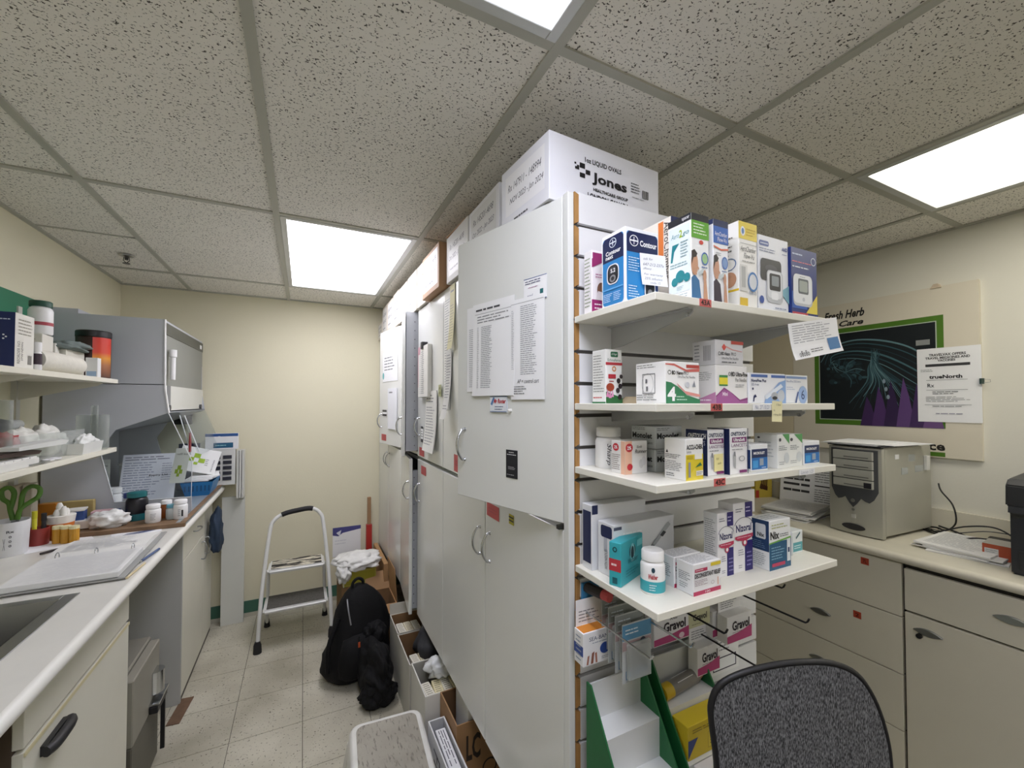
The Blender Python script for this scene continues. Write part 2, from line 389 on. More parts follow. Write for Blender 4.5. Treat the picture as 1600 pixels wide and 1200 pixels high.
def shelf(zt, label, tagtxt, tagx, bh=.045):
    GB = mat('#b9bbbc', .4, .2, var=.03)
    t = thing('display_shelf', label, 'shelf', (0, 0, 0), 0, 'slatwall shelves')
    G().box(SHX0, SHX1, SHY0, SHY1, zt-.0155, zt, SHM).build('shelf_board', t, bevel=.0012)
    for x in (.70, 1.08):
        g = G().prism([(.842, zt-.016), (.842, zt-bh), (.80, zt-bh+.003), (.60, zt-.030), (.592, zt-.024), (.592, zt-.016)], 'x', x, x+.003, GB)
        g.prism([(.842, zt-.016), (.842, zt-.019), (.592, zt-.019), (.592, zt-.016)], 'x', x-.012, x, GB)
        br = g.build('bracket', t)
        G().cyl((x-.002, .605, zt-.028), .004, .006, CHROME, 'x', 8).build('screw', br)
    if tagtxt:
        tg_ = G().box(tagx, tagx+.034, SHY0-.0008, SHY0, zt-.0155, zt, mat('#c8605c', .6)).build('shelf_tag', t)
        draw('lettering', tg_, (tagx, SHY0-.0008, zt-.0155), (1, 0, 0), (0, 0, 1), .034, .0155, [('t', tagtxt, .1, .15, .9, .88, '#2a0c0c', 'b')])
    return t
zA, zB, zC_, zD = 1.780, 1.570, 1.418, 1.183
shelf(zA, 'top slatwall shelf with the red 43A tag', '43A', .705, .072)
shelf(zB, 'second slatwall shelf with the red 43B tag', '43B', .735)
shelf(zC_, 'third slatwall shelf with the red 43C tag', '43C', .742)
shelf(zD, 'lowest deep slatwall shelf with chipped white edges', None, 0)

NV = '#16224e'; BL = '#2a86c8'; WH = '#f2f3f4'; TX = '#55585e'; K = '#16161a'; MG = '#9b2a6d'; RD = '#c22f3f'
# ---- top shelf
carton('carton', 'white and magenta carton with a portrait, leftmost on the top shelf', 'box', (.600, .79), .05, .03, .150, zA, col='#f3f0f2',
  front=[('r',0,0,1,.22,MG),('l',.15,.06,.9,.18,2,'#f0e6ec'),('r',.05,.84,1,.96,MG),('p',[(0,.72),(0,.86),(1,.94),(1,.88)],MG),('e',.55,.38,.25,.12,'#7a5642'),('p',[(.2,.22),(.9,.22),(.8,.34),(.35,.36)],'#e9e4e6'),('l',.2,.56,.9,.64,2,'#b06a92')],
  left=[('l',.1,.1,.9,.9,14,'#9aa58f')])
def contour_left():
    return [rr(.06,.03,.94,.95,.1,.05,BL), ('p',[(.06,.62),(.94,.62),(.94,.9),(.84,.95),(.16,.95),(.06,.9)],NV), ('g',.5,.86,.15,.065,.14,'#e8eef6'), ('r',.485,.82,.515,.9,'#e8eef6'), ('r',.38,.852,.62,.868,'#e8eef6'),
      ('t','Contour',.2,.705,.84,.765,WH,'b'), ('t','next',.2,.65,.52,.70,WH,'b'), rr(.25,.3,.77,.57,.18,.09,'#e4e8ee'), rr(.29,.315,.73,.555,.16,.08,'#1c1c22'), rr(.36,.44,.66,.53,.05,.02,'#3a3c42'), ('t','5.2',.42,.455,.62,.51,WH,'b'),
      ('e',.51,.375,.13,.05,'#8a8a8c'), ('e',.51,.375,.07,.027,'#2c2c30'), ('r',.06,.235,.94,.25,'#6ab4e6'), ('l',.12,.07,.5,.19,5,'#d6ecfa'), ('l',.55,.07,.88,.19,5,'#d6ecfa')]
carton('carton', 'navy and blue glucose meter carton with a meter pictured on its end', 'box', (.599, .675), .094, .077, .162, zA, col='#f4f5f6', left=contour_left(),
  front=[rr(.04,.03,.97,.95,.07,.05,BL), ('p',[(.04,.68),(.97,.68),(.97,.9),(.9,.95),(.11,.95),(.04,.9)],NV), ('p',[(.5,.03),(.97,.03),(.97,.6),(.62,.36)],'#1b3f86'), ('g',.25,.83,.13,.075,.14,WH), ('r',.24,.78,.26,.88,WH), ('r',.13,.82,.37,.838,WH),
         ('t','Contour',.42,.77,.93,.85,WH,'b'), ('l',.08,.42,.42,.62,6,'#cfe6f6'), ('l',.08,.08,.4,.25,5,'#cfe6f6'), rr(.55,.06,.88,.36,.12,.1,'#e4e8ee'), rr(.58,.075,.85,.345,.1,.09,'#1c1c22'), ('e',.715,.17,.07,.05,'#8a8a8c')])
sheet('sticky_note', 'handwritten white note stuck on the blue meter carton', (.640, .672, 1.822), (.99, -.12, 0), (-.06, 0, 1), .066, .068, [('t','ask for',.12,.8,.5,.88,'#8a8c9a','i'),('t','647-212-237x',.1,.62,.92,.71,'#7c7e90','i'),('t','(Ron)',.1,.48,.4,.56,'#8a8c9a','i'),('t','For warranty',.1,.3,.85,.38,'#7c7e90','i'),('t','25% infusion',.1,.17,.8,.25,'#8a8c9a','i'),('t','code 15',.3,.04,.7,.12,'#8a8c9a','i')], cat='note', curl=.004)
carton('carton', 'cream carton with orange vertical lettering behind the teal-logo carton, top shelf', 'box', (.758, .70), .07, .10, .225, zA, col='#efe9dc',
  left=[('r',.62,.45,.78,.98,'#e07c34'),('t','AeroChamber',.80,.36,.98,.96,'#2c2624','d'),('l',.1,.72,.5,.92,5,'#8a857c'),('l',.1,.4,.5,.6,6,'#a9a49a')], front=[('r',0,.85,1,1,NV),('r',0,0,1,.3,NV)])
def person(x, skin, hair, shirt, flip=1):
    f = lambda a: x + flip*a
    return [('p',[(f(-.05),.02),(f(.5),.02),(f(.38),.24),(f(.12),.30),(f(-.05),.26)],shirt), ('e',f(.12),.42,.2,.13,skin), ('p',[(f(.1),.30),(f(.25),.30),(f(.22),.4),(f(.08),.4)],skin), ('p',[(f(-.05),.4),(f(-.05),.56),(f(.12),.585),(f(.28),.54),(f(.2),.5),(f(.06),.49)],hair),
            ('p',[(f(.3),.40),(f(.38),.37),(f(.3),.355)],skin), ('p',[(f(.33),.33),(f(.62),.39),(f(.64),.34),(f(.36),.29)],'#c9d3d2'), ('e',f(.68),.3,.1,.07,skin), ('p',[(f(.6),.02),(f(.85),.02),(f(.76),.26),(f(.63),.26)],skin)]
TEAL = '#1f7f86'
carton('carton', 'white inhaler carton with a teal logo and a green front, black top band', 'box', (.707, .60), .052, .060, .182, zA, col='#f2f4f2',
  left=[('r',0,.92,1,1,'#23252b'),('t','spacer',.62,.935,.94,.975,WH),rr(.05,.13,.95,.9,.05,.02,'#dfe9e8'),('t','Aero',.14,.77,.5,.83,'#4b8f95','i'),('t','2',.5,.76,.64,.85,'#9bb83a','b'),('t','go',.64,.755,.92,.81,'#4b8f95','i'),('p',[(.12,.5),(.2,.5),(.28,.62),(.5,.7),(.2,.7)],TEAL),('l',.56,.52,.9,.72,6,'#7f9da0'),('l',.1,.42,.9,.48,2,'#7f9da0'),('e',.3,.26,.14,.05,TEAL),('e',.55,.31,.2,.07,TEAL),('e',.83,.28,.14,.05,TEAL),('l',.4,.15,.7,.2,3,'#8aa4a6'),('l',.1,.03,.9,.11,3,'#9aa8a8')],
  front=[('r',0,.92,1,1,'#23252b'),('r',0,.72,1,.92,'#62a832'),('l',.12,.76,.9,.9,4,'#e4f2d8'),('e',.55,.68,.12,.025,'#c8443a'),('r',0,0,1,.03,'#1c2436'),('e',.74,.5,.17,.06,'#9cc48a'),('g',.74,.5,.2,.075,.22,'#3c6ab0'),('l',.55,.38,.95,.42,1,'#4a6aa0')] + person(.02,'#c99878','#2a2220','#2f6d9c'))
carton('carton', 'white inhaler carton with a blue front, woman using a spacer', 'box', (.773, .60), .047, .055, .182, zA, col='#f2f4f4',
  left=[('r',0,.94,1,1,'#1d2a52')], front=[('r',0,.92,1,1,'#1d2a52'),('r',0,.72,1,.92,'#2c62b4'),('t','AeroChamber',.1,.81,.92,.86,WH,''),('t','Flow-Vu',.28,.745,.88,.795,WH),('p',[(0,.69),(.5,.66),(1,.68),(1,.66),(.5,.64),(0,.67)],'#d8674a'),('l',.15,.57,.6,.62,2,'#a6acb0'),('e',.74,.5,.17,.06,'#7c9cc8'),('g',.74,.5,.2,.075,.22,'#3c6ab0'),('l',.55,.38,.95,.42,1,'#4a6aa0'),('r',0,0,1,.03,'#1c2436')] + person(.02,'#c49478','#17141a','#2a1c34'))
carton('carton', 'white inhaler carton with a yellow top panel, taller than its neighbours', 'box', (.855, .60), .063, .055, .194, zA, col='#f3f2ec',
  left=[('r',0,.0,1,.22,'#f0efe8'),('r',0,.2,1,.225,'#e3bf2d'),('l',.1,.6,.8,.9,6,'#6c6a66'),('e',.6,.34,.3,.09,'#c99878'),('g',.6,.52,.3,.07,.12,'#3d6aa0')],
  front=[('r',0,.8,1,1,'#ead24a'),('e',.22,.89,.12,.055,WH),('e',.22,.89,.07,.035,'#5c86b8'),('l',.4,.84,.92,.94,3,'#c8a820'),('t','AeroChamber',.08,.66,.92,.72,'#3a3a3e','i'),('t','Flow-Vu',.25,.58,.82,.64,'#3a3a3e','i'),('r',.06,.745,.95,.75,'#8a8a86'),('l',.15,.53,.9,.56,1,'#9a9a96'),('r',.02,.2,.42,.5,'#dcdcd6'),('r',.1,.24,.32,.48,'#b4b6b2'),('e',.72,.32,.24,.1,'#d8dce0'),('g',.72,.32,.27,.115,.22,'#3d7ab8'),('t','Flow-Vu',.5,.17,.9,.21,'#3d5a80','i'),('r',0,.02,.42,.12,'#dcb92e')])
carton('carton', 'white blood-pressure monitor carton with grey monitor and black cuff', 'box', (.931, .605), .113, .06, .180, zA, col='#eef1f6',
  front=[rr(.02,.86,.34,.93,.04,.03,'#4b5f9c'),('l',.06,.875,.32,.915,1,'#dfe6f4'),('l',.02,.78,.6,.84,2,'#7c86a8'),('t','AND',.77,.85,.96,.9,'#33468c','b'),('l',.78,.79,.96,.82,1,'#9aa4c0'),rr(.05,.42,.74,.7,.08,.06,'#202228'),('e',.4,.58,.2,.05,'#3c3e46'),('p',[(.68,.3),(1,.4),(1,.15)],'#7fb4c4'),rr(.24,.14,.78,.56,.1,.06,'#c4c8cc'),rr(.27,.2,.75,.55,.09,.05,'#e2e5e8'),rr(.33,.3,.7,.52,.04,.03,'#1c1e24'),rr(.4,.36,.64,.49,.02,.02,'#8e969a'),rr(.38,.18,.62,.28,.05,.03,'#f4f6f8'),('e',.07,.16,.07,.05,'#2c4fa0'),('l',.5,.05,.95,.1,1,'#9aa4b8')])
carton('carton', 'dark blue blood-pressure monitor carton with a yellow corner, rightmost on top shelf', 'box', (1.047, .60), .106, .06, .168, zA, col='#20357c',
  left=[('r',0,0,1,1,'#20357c')],
  front=[('r',0,0,1,1,'#20357c'),('l',.04,.88,.5,.94,1,'#c8d4f0'),('l',.04,.78,.8,.82,1,'#e0707c'),('l',.04,.7,.9,.75,1,'#e8ecf6'),('g',.86,.85,.1,.06,.2,'#dfe6f4'),('p',[(.55,.07),(1,.07),(1,.36)],'#e6d24c'),('p',[(0,.12),(.6,.12),(.4,.4),(0,.36)],'#2b5cb4'),rr(.05,.16,.8,.62,.12,.08,'#c6cace'),rr(.06,.2,.78,.62,.12,.08,'#eceff2'),rr(.24,.34,.64,.56,.04,.03,'#5c6468'),rr(.28,.37,.6,.53,.03,.03,'#a8b0aa'),('l',.3,.575,.56,.595,1,'#5a6070'),('e',.44,.26,.05,.03,'#c8ccd2'),('r',0,0,.6,.065,'#b83a48'),('l',.08,.015,.5,.05,1,WH),('r',.6,0,1,.065,'#1b2a66')])
# ---- second shelf
carton('carton', 'small white echinacea carton with a pink coneflower picture', 'box', (.615, .76), .048, .049, .124, zB, col='#f2f3f0',
  left=[('l',.1,.2,.9,.92,14,'#9a9c98'),('r',0,0,1,.03,'#2e7a4a'),('l',.1,.08,.9,.14,1,'#c8444a')],
  front=[rr(.3,.86,.75,.96,.05,.03,'#1d6b45'),('t','A.Vogel',.35,.885,.7,.935,WH,'i'),('t','Echinaforce',.12,.78,.9,.83,'#3a6a58',''),('r',0,.71,1,.76,'#b8323e'),('g',.5,.64,.12,.05,.4,'#d8843a'),('r',.15,.46,.6,.54,'#b8323e'),('l',.2,.38,.5,.44,1,'#a84a52'),('p',[(0,0),(1,0),(1,.1),(0,.22)],'#2e6a3a'),('p',[(.0,.12),(.1,.26),(.2,.12)],'#d88ab4'),('p',[(.15,.1),(.25,.26),(.33,.1)],'#d88ab4'),('p',[(.3,.12),(.4,.26),(.46,.12)],'#e09ac0'),('e',.25,.3,.24,.075,'#a0452e'),('e',.75,.42,.12,.05,'#2a2226'),('e',.85,.32,.12,.05,'#2a2226'),('e',.7,.24,.12,.05,'#3a3036'),('e',.82,.12,.12,.05,'#2a2226'),('e',.9,.5,.1,.04,'#2a2226')])
carton('carton', 'white pen-needle carton with a green wave and a large 4', 'box', (.653, .62), .098, .084, .086, zB, col='#f2f2f0',
  left=[('l',.05,.86,.85,.97,2,'#8a8c8a'),('g',.42,.48,.2,.26,.03,'#7c7e80'),('r',.25,.25,.27,.72,'#7c7e80'),('r',.66,.25,.68,.72,'#7c7e80'),('r',.25,.71,.68,.73,'#7c7e80'),('r',.25,.24,.68,.26,'#7c7e80'),('r',.38,.3,.44,.42,'#6a6c70'),('r',.36,.5,.42,.6,'#6a6c70'),('l',.05,.06,.9,.24,3,'#8a8c8a')],
  front=[('p',[(0,.95),(.25,.95),(.6,.82),(1,.86),(1,.78),(.62,.76),(.25,.9),(0,.92)],'#cf6a62'),('r',.6,.86,1,.94,'#b8463e'),('g',.11,.74,.05,.05,.25,K),('t','BD Nano',.18,.69,.5,.78,K,'b'),('t','PRO',.52,.69,.66,.78,'#5a5c60'),('t','Ultra-Fine Pen Needles',.34,.61,.86,.67,TX),('p',[(0,.0),(0,.52),(.15,.5),(.35,.4),(.6,.2),(1,.1),(1,0)],'#2f7d54'),('p',[(.3,.5),(.55,.3),(1,.22),(1,.16),(.6,.22),(.35,.43)],'#d89088'),('t','4',.04,.06,.28,.4,WH,'b'),('l',.3,.06,.6,.2,2,'#bfe0cc'),('e',.62,.45,.06,.07,'#c9ccd2'),('p',[(.76,.4),(.86,.4),(.82,.56)],'#8c9098')])
b3 = carton('carton', 'white pen-needle carton with a purple wave and a yellow square', 'box', (.802, .62), .106, .06, .084, zB, col='#ecebe9',
  left=[('l',.1,.6,.9,.85,5,'#9a9c9a'),('p',[(0,0),(1,0),(1,.3),(0,.05)],'#c78ab4'),('l',.3,.04,.95,.14,1,'#f4e8f0')],
  front=[('p',[(0,0),(0,.2),(.25,.38),(.45,.3),(.75,.06),(1,.1),(1,0)],'#a45c98'),('p',[(0,.2),(.25,.42),(.5,.28),(.75,.1),(1,.16),(1,.1),(.75,.05),(.45,.3),(.25,.37),(0,.16)],'#8a3e7c'),('t','Mini',.2,.2,.36,.3,'#f2dced','b'),('r',.1,.46,.36,.74,'#3f8a4a'),('r',.1,.5,.36,.68,'#e6d838'),('g',.42,.78,.04,.05,.25,K),('t','BD Ultra-Fine',.47,.72,.99,.84,K,'b'),('t','Pen Needles',.6,.58,.96,.68,K),('l',.6,.42,.97,.52,2,'#8a8c90')])
carton('carton', 'grey-white pen-needle carton with a red diamond, stacked on the purple-wave one', 'box', (.802, .62), .093, .06, .056, zB+.084, col='#d4d4d6',
  left=[('t','|||||||',.5,.2,.8,.8,'#3a3a3e'),('l',.1,.2,.4,.9,5,'#8a8c90')],
  front=[('p',[(.22,.72),(.3,.86),(.38,.72),(.3,.58)],'#d8564e'),('p',[(.36,.78),(.6,.66),(.95,.6),(.95,.57),(.6,.62),(.36,.72)],'#d89a98'),('r',.55,.86,1,.99,'#b8463e'),('g',.13,.46,.045,.07,.25,K),('t','BD Nano',.19,.4,.5,.53,'#44464c','b'),('t','PRO',.54,.4,.72,.53,'#5a5c60'),('t','Ultra-Fine Pen Needles',.2,.24,.8,.34,TX),('l',.2,.08,.95,.18,1,TX)])
carton('carton', 'white and blue needle carton with a small deer mark, second shelf', 'box', (.913, .62), .138, .07, .071, zB, col='#f0f2f6',
  front=[('r',.06,.86,.5,.95,'#4a6cb0'),('r',.6,.86,1,.95,'#4a6cb0'),('t','NovoFine Plus',.06,.7,.46,.8,'#2b3560','b'),('t','32G 4 mm',.06,.58,.26,.66,'#5a6488'),('e',.1,.48,.02,.04,'#1c2a5c'),('p',[(.1,.06),(.13,.06),(.14,.18),(.2,.22),(.16,.3),(.12,.24)],'#1c2a5c'),('p',[(.4,0),(1,0),(1,.8),(.8,.7),(.42,.12)],'#8fb0de'),('p',[(.4,.24),(.86,.66),(.92,.56),(.46,.14)],'#e4ecf6'),('e',.68,.24,.1,.14,'#b4b8be'),('e',.86,.26,.1,.2,'#c6ccd4'),('e',.68,.18,.07,.06,'#2a2c34')])
carton('carton', 'white needle carton with a pale blue oval and a 6, second shelf right end', 'box', (1.053, .62), .092, .07, .070, zB, col='#eff2f7',
  front=[('r',.02,.87,.94,.95,'#8aa6d8'),('t','NovoFine 32G 6mm',.03,.74,.66,.81,'#6a78a8'),('l',.03,.46,.4,.6,2,'#b8c4dc'),('e',.76,.3,.2,.32,'#9fbbe6'),('t','6',.68,.14,.83,.48,'#1d3470'),('p',[(.4,.02),(.46,.02),(.56,.4),(.52,.42)],'#3c5c9c')])
sheet('sticky_note', 'pale yellow handwritten note hanging from the front of the second shelf', (.93, .5785, 1.530), (1, 0, -.05), (.05, 0, 1), .036, .046, [('t','1 box',.4,.78,.85,.9,'#77745c','i'),('t','No',.1,.5,.25,.6,'#77745c','i'),('t','ordering 2023',.1,.28,.9,.4,'#77745c','i')], cat='note', col='#efe9bc')
sheet('price_strip', 'white handwritten price strip on the second shelf edge', (.865, .5788, 1.555), (1, 0, 0), (0, 0, 1), .062, .014, [('t','No. 27 10/23',.1,.2,.9,.8,'#9aa0b4','i')], cat='label')
sheet('price_strip', 'white price strip on the third shelf edge, right side', (1.03, .5788, 1.403), (1, 0, 0), (0, 0, 1), .062, .013, [('t','Lancets 1/25',.1,.2,.9,.8,'#aab0bc','i')], cat='label')
b = G().prism([(0, 0), (.07, 0), (.06, .012), (.02, .016)], 'y', 0, .05, mat('#b9a888', .7)).build('paper_packet', None, (.672, .72, zB), R(10)); tag(b, 'small beige paper packet between echinacea and green-wave cartons', 'packet')
# leaflet hanging from the right end of the top shelf
sheet('leaflet', 'white leaflet with a blue square hanging under the right end of top shelf', (1.005, .577, 1.668), (.985, .0, .165), (-.165, .0, .985), .205, .085, [('l',.06,.42,.95,.95,8,'#a9abb2'),('r',.72,.1,.96,.44,'#3f78ae'),('l',.75,.2,.93,.36,2,'#d8e6f2'),('t','o8o8o',.1,.06,.3,.22,'#33363c'),('l',.34,.12,.7,.24,2,'#55585e')], curl=.008)
# ---- third shelf
def bottle(name, label, x, y, z, r, h, body, cap, caph=.25, band=None, cat='bottle', group=None, ops=None, capr=.92):
    t = thing(name, label, cat, (x, y, z), 0, group)
    hb = h * (1 - caph)
    G().lathe([(r*.92, 0), (r, .004), (r, hb*.86), (r*.9, hb*.95), (r*.72, hb), (r*.72, hb+.003)], body).build('body', t, smooth=50)
    G().lathe([(r*capr, 0), (r*capr, h*caph-.004), (r*capr*.9, h*caph-.001), (.001, h*caph-.001)], cap, (0, 0, hb+.001)).build('cap', t, smooth=50)
    if band: G().lathe([(r+.0004, hb*band[0]), (r+.0004, hb*band[1])], band[2]).build('label_band', t, smooth=50)
    if ops:   # lettering wraps as a narrow flat label tangent to the front, facing the camera
        a = math.atan2(-y, -x); u = Vector((-math.sin(a), math.cos(a), 0)); n = Vector((math.cos(a), math.sin(a), 0))
        U = -u if (-u).cross(Vector((0,0,1))).dot(n) > 0 else u
        draw('label_print', t, n * (r * 1.003) - U * (r * .45), U, (0, 0, 1), r * .9, hb, ops, off=.0006)
    return t
BW = mat('#f1f1f0', .35, var=.01)
bottle('pill_bottle', 'white plastic bottle marked Sharp in handwriting, third shelf left end', .655, .80, zC_, .031, .096, BW, BW, .24, ops=[('t','Sharp',.3,.12,.75,.8,'#2c2c34','id')])
carton('carton', 'small white and salmon carton of toe cushions beside the white bottle', 'box', (.615, .697), .063, .045, .071, zC_, col='#f0efec',
  left=[('r',.72,0,1,1,'#eebfa2'),('l',.08,.1,.66,.6,8,'#8a7c78'),('e',.36,.8,.22,.12,'#c8343c'),('t','2%',.25,.75,.48,.85,WH,'b')],
  front=[('r',0,0,.3,1,'#eebfa2'),('e',.18,.8,.16,.13,'#c8343c'),('t','2%',.09,.74,.27,.85,WH,'b'),('e',.2,.22,.12,.1,'#c8343c'),('t','Soft',.5,.78,.75,.86,'#5a5a5c','i'),('t','Runner',.42,.62,.96,.74,'#26262a','i'),('e',.7,.3,.1,.14,'#d8d8d6'),('e',.82,.38,.1,.14,'#dedede')])
def monolet(): return [('l',.06,.8,.6,.94,2,'#5a5c60'),('t','Monolet',.06,.44,.88,.7,K,'b'),('t','Lancets',.7,.2,.9,.32,K)]
for zz, lb in ((0, 'pale grey lancet carton with bold black lettering, bottom of its stack of two'), (.051, 'pale grey lancet carton with bold black lettering, top of its stack of two')):
    carton('carton', lb, 'box', (.695, .69), .082, .075, .050, zC_+zz, col='#c3c8ca', left=monolet(), front=monolet(), group='stacked grey lancet cartons')
carton('carton', 'white carton with a bright yellow corner and a lancing pen picture, third shelf', 'box', (.672, .588), .053, .052, .082, zC_, rot=3, col='#f1f1ee',
  left=[('p',[(.08,.64),(.2,.64),(.14,.72)],K),('l',.05,.5,.8,.62,3,TX),('l',.05,.2,.85,.46,6,'#8a8c8e'),('l',.1,.06,.6,.16,2,'#5a5c60')],
  front=[('r',0,.0,.98,.62,'#e8d22c'),('p',[(.0,.0),(.98,.0),(.5,.3)],'#f0dc4c'),('t','ACCU-CHEK',.04,.74,.96,.86,'#2a2a30','b'),('t','Softclix',.04,.66,.3,.72,TX),('r',.06,.52,.4,.6,'#c8b024'),('r',.48,.5,.9,.64,'#f4f2e6'),('p',[(.5,.3),(.9,.34),(.8,.42)],'#3f7a44'),('r',.12,.08,.24,.44,'#9a9ca0'),('r',.55,.1,.95,.22,'#f4f2e6'),('l',.58,.12,.92,.2,2,'#77786e')])
def onetouch(word): return [('t','ONETOUCH',.06,.84,.94,.93,NV,'bi'),('r',.12,.7,.94,.81,'#7c2f6e'),('t','UltraSoft',.2,.72,.84,.79,WH,'b'),('t',word,.08,.6,.95,.67,'#6e3a6e'),('l',.1,.52,.9,.57,1,'#9a9ca0'),('p',[(.2,.16),(.3,.13),(.32,.4),(.22,.5),(.14,.42)],'#b8babc'),('p',[(.2,.4),(.3,.4),(.28,.5),(.2,.5)],'#7e8084'),('g',.65,.34,.16,.06,.2,'#8a8c90'),('r',.5,.03,.92,.09,'#7c2f6e'),('r',.96,0,1,1,NV)]
carton('carton', 'navy and white lancet carton with purple band and a yellow note on front', 'box', (.757, .606), .052, .055, .096, zC_, col='#f1f1f2', left=[('r',0,0,1,1,NV),('t','ONETOUCH',.1,.8,.95,.92,WH,'bi'),('t','LANCETS',.2,.66,.9,.76,'#c8cce4')], front=onetouch('LANCETTES'))
sheet('sticky_note', 'small yellow note on the navy and purple lancet carton', (.774, .604, 1.427), (1, 0, .02), (0, 0, 1), .028, .036, [('t','not',.2,.66,.5,.8,'#8a8450','i'),('t','sale',.35,.4,.75,.54,'#8a8450','i')], cat='note', col='#efe6a4')
carton('carton', 'navy and white lancet carton with purple band, without a note', 'box', (.813, .596), .058, .055, .098, zC_, col='#f1f1f2', left=[('r',0,0,1,1,NV)], front=onetouch('LANCETS'))
def microlet(): return [('r',.06,.06,.96,.78,'#2270b8'),('r',.06,.5,.96,.82,'#142a58'),('t','MICROLET',.16,.62,.8,.72,WH,'b'),('r',.5,.2,.72,.46,'#9aa6b4'),('r',.1,.12,.4,.4,'#3f9ad8'),('l',.6,.08,.9,.16,1,'#cfe0f2')]
carton('carton', 'blue and white square lancet carton beside the purple-band pair', 'box', (.893, .604), .062, .05, .060, zC_, col='#f0f2f4', left=[('r',0,.1,1,.8,'#1b3c78')], front=microlet())
def mint(): return [('p',[(.4,1),(1,1),(1,.7)],'#5aa05e'),('e',.2,.84,.1,.05,'#4a4c52'),('l',.1,.52,.8,.68,3,'#7c8288'),('e',.75,.3,.2,.16,'#d2d8da'),('l',.1,.1,.6,.22,2,'#a4a8ac')]
carton('carton', 'white carton with a green corner, left of the similar pair', 'box', (.985, .60), .045, .056, .080, zC_, col='#eceeec', left=[('e',.2,.88,.06,.03,'#4a4c52'),('l',.2,.3,.9,.8,5,'#c4c8ca')], front=mint())
carton('carton', 'white carton with a green corner, right of the similar pair', 'box', (1.036, .605), .055, .05, .078, zC_, col='#edefec', front=mint())
carton('carton', 'blue and white square lancet carton at the right end of third shelf', 'box', (1.105, .61), .07, .05, .058, zC_, col='#f0f2f4', front=microlet())
# ---- lowest shelf
carton('carton', 'white and navy carton lying at the back of the lowest shelf', 'box', (.60, .793), .165, .038, .150, zD, col='#e2e4e8', left=[('r',.1,.1,.9,.9,NV)], front=[('r',.0,.86,.1,1,NV)])
carton('carton', 'large white carton with an injection pen pictured across the front', 'box', (.615, .735), .195, .052, .117, zD, rot=3, col='#e4e6ea',
  left=[rr(.2,.72,.9,.95,.1,.05,NV),('r',.4,.45,.6,.72,'#b8bcc6'),('t','WITH NEEDLES',.45,.12,.62,.5,'#4a4e5a','v')],
  front=[('r',.0,.06,.1,.7,NV),('r',.0,.9,.12,.96,'#4a5068'),('l',.14,.76,.5,.86,1,'#f4f5f8'),('l',.14,.64,.4,.7,1,'#6a6e7c'),('p',[(.3,.1),(.34,.06),(.9,.78),(.86,.84)],'#8c9096'),('p',[(.62,.5),(.66,.46),(.93,.82),(.89,.88)],'#b4b8bc'),('p',[(.74,.64),(.79,.6),(.85,.68),(.8,.72)],'#3a3c42'),('p',[(.4,.24),(.44,.2),(.5,.28),(.46,.32)],'#6a5c58')])
carton('carton', 'turquoise carton with a red patch standing askew on the lowest shelf', 'box', (.600, .694), .105, .028, .092, zD, rot=22, col='#37a9b4',
  left=[('r',0,.34,1,.62,'#b83640'),('l',.2,.42,.8,.56,1,'#f0d8d8'),('g',.5,.84,.18,.06,.4,'#12363c'),('r',.3,.06,.7,.2,'#1c5c66')],
  front=[('e',.5,.7,.14,.16,'#173a42'),('g',.5,.66,.1,.22,.3,'#8ad0d6'),('t','Webber',.3,.44,.75,.56,'#0d4a54','i'),('l',.2,.15,.8,.34,3,'#1c7f8a'),('r',.7,.74,.95,.9,'#6cc8d0')])
bottle('pill_bottle', 'white supplement bottle with a turquoise lower label, front of the lowest shelf', .650, .655, zD, .0245, .086, BW, BW, .24, band=(.08, .42, mat('#3aa6b2', .4)), ops=[('t','Webber',.12,.5,.95,.66,'#b02c38','bi'),('e',.55,.78,.16,.08,'#1c3c4c'),('l',.2,.14,.9,.36,3,'#d8eef0')])
def decon(): return [('r',0,0,1,.13,'#b8365c'),('t','100',.42,.03,.6,.1,WH),('r',.05,.74,.5,.84,'#b8365c'),('l',.08,.77,.46,.82,1,WH),('r',.62,.84,.99,.95,'#e3cc3a'),('t','DECONGESTANT RELIEF',.04,.55,.98,.7,'#2a2630','b'),('l',.04,.3,.5,.5,4,'#a08a94'),('g',.68,.32,.06,.06,.2,'#b8b0b4'),('r',.86,.2,.89,.45,'#d8a48a')]
carton('carton', 'white and crimson cold-relief carton, front one of the pair on lowest shelf', 'box', (.703, .599), .081, .043, .063, zD, rot=0, col='#eeeef0', left=[('l',.15,.4,.85,.7,5,'#77787e'),('l',.2,.15,.7,.35,3,'#8a8c90')], front=decon(), top=[('l',.05,.1,.95,.9,6,'#b4b6ba')])
carton('carton', 'white and crimson cold-relief carton, rear one of the pair on lowest shelf', 'box', (.700, .645), .081, .043, .063, zD, rot=0, col='#eeeef0', left=[('l',.15,.3,.85,.75,7,'#77787e')], front=decon(), top=[('l',.05,.1,.95,.9,6,'#b4b6ba')])
def nizoral(): return [('r',.58,0,1,.44,'#2c2470'),('r',.6,.78,1,1,'#2c2470'),('l',.64,.84,.94,.95,2,'#b8b4dc'),('l',.1,.86,.5,.93,2,'#77788a'),('g',.52,.66,.5,.13,.06,'#5a5c74'),('r',.0,.53,1,.68,'#f0f0f2'),('t','Nizoral',.1,.58,.92,.69,'#1c1c5c','b'),('p',[(.05,.52),(1,.54),(1,.49),(.6,.44),(.2,.46),(.05,.49)],'#c03a5c'),('l',.15,.49,.9,.515,1,'#f0d0d8'),('e',.55,.42,.13,.05,'#c03a5c'),('e',.55,.42,.07,.03,WH),('l',.2,.24,.5,.34,3,'#8a8c9a'),('l',.64,.06,.94,.3,4,'#8a86c0'),('l',.2,.06,.45,.12,2,'#8a8c9a')]
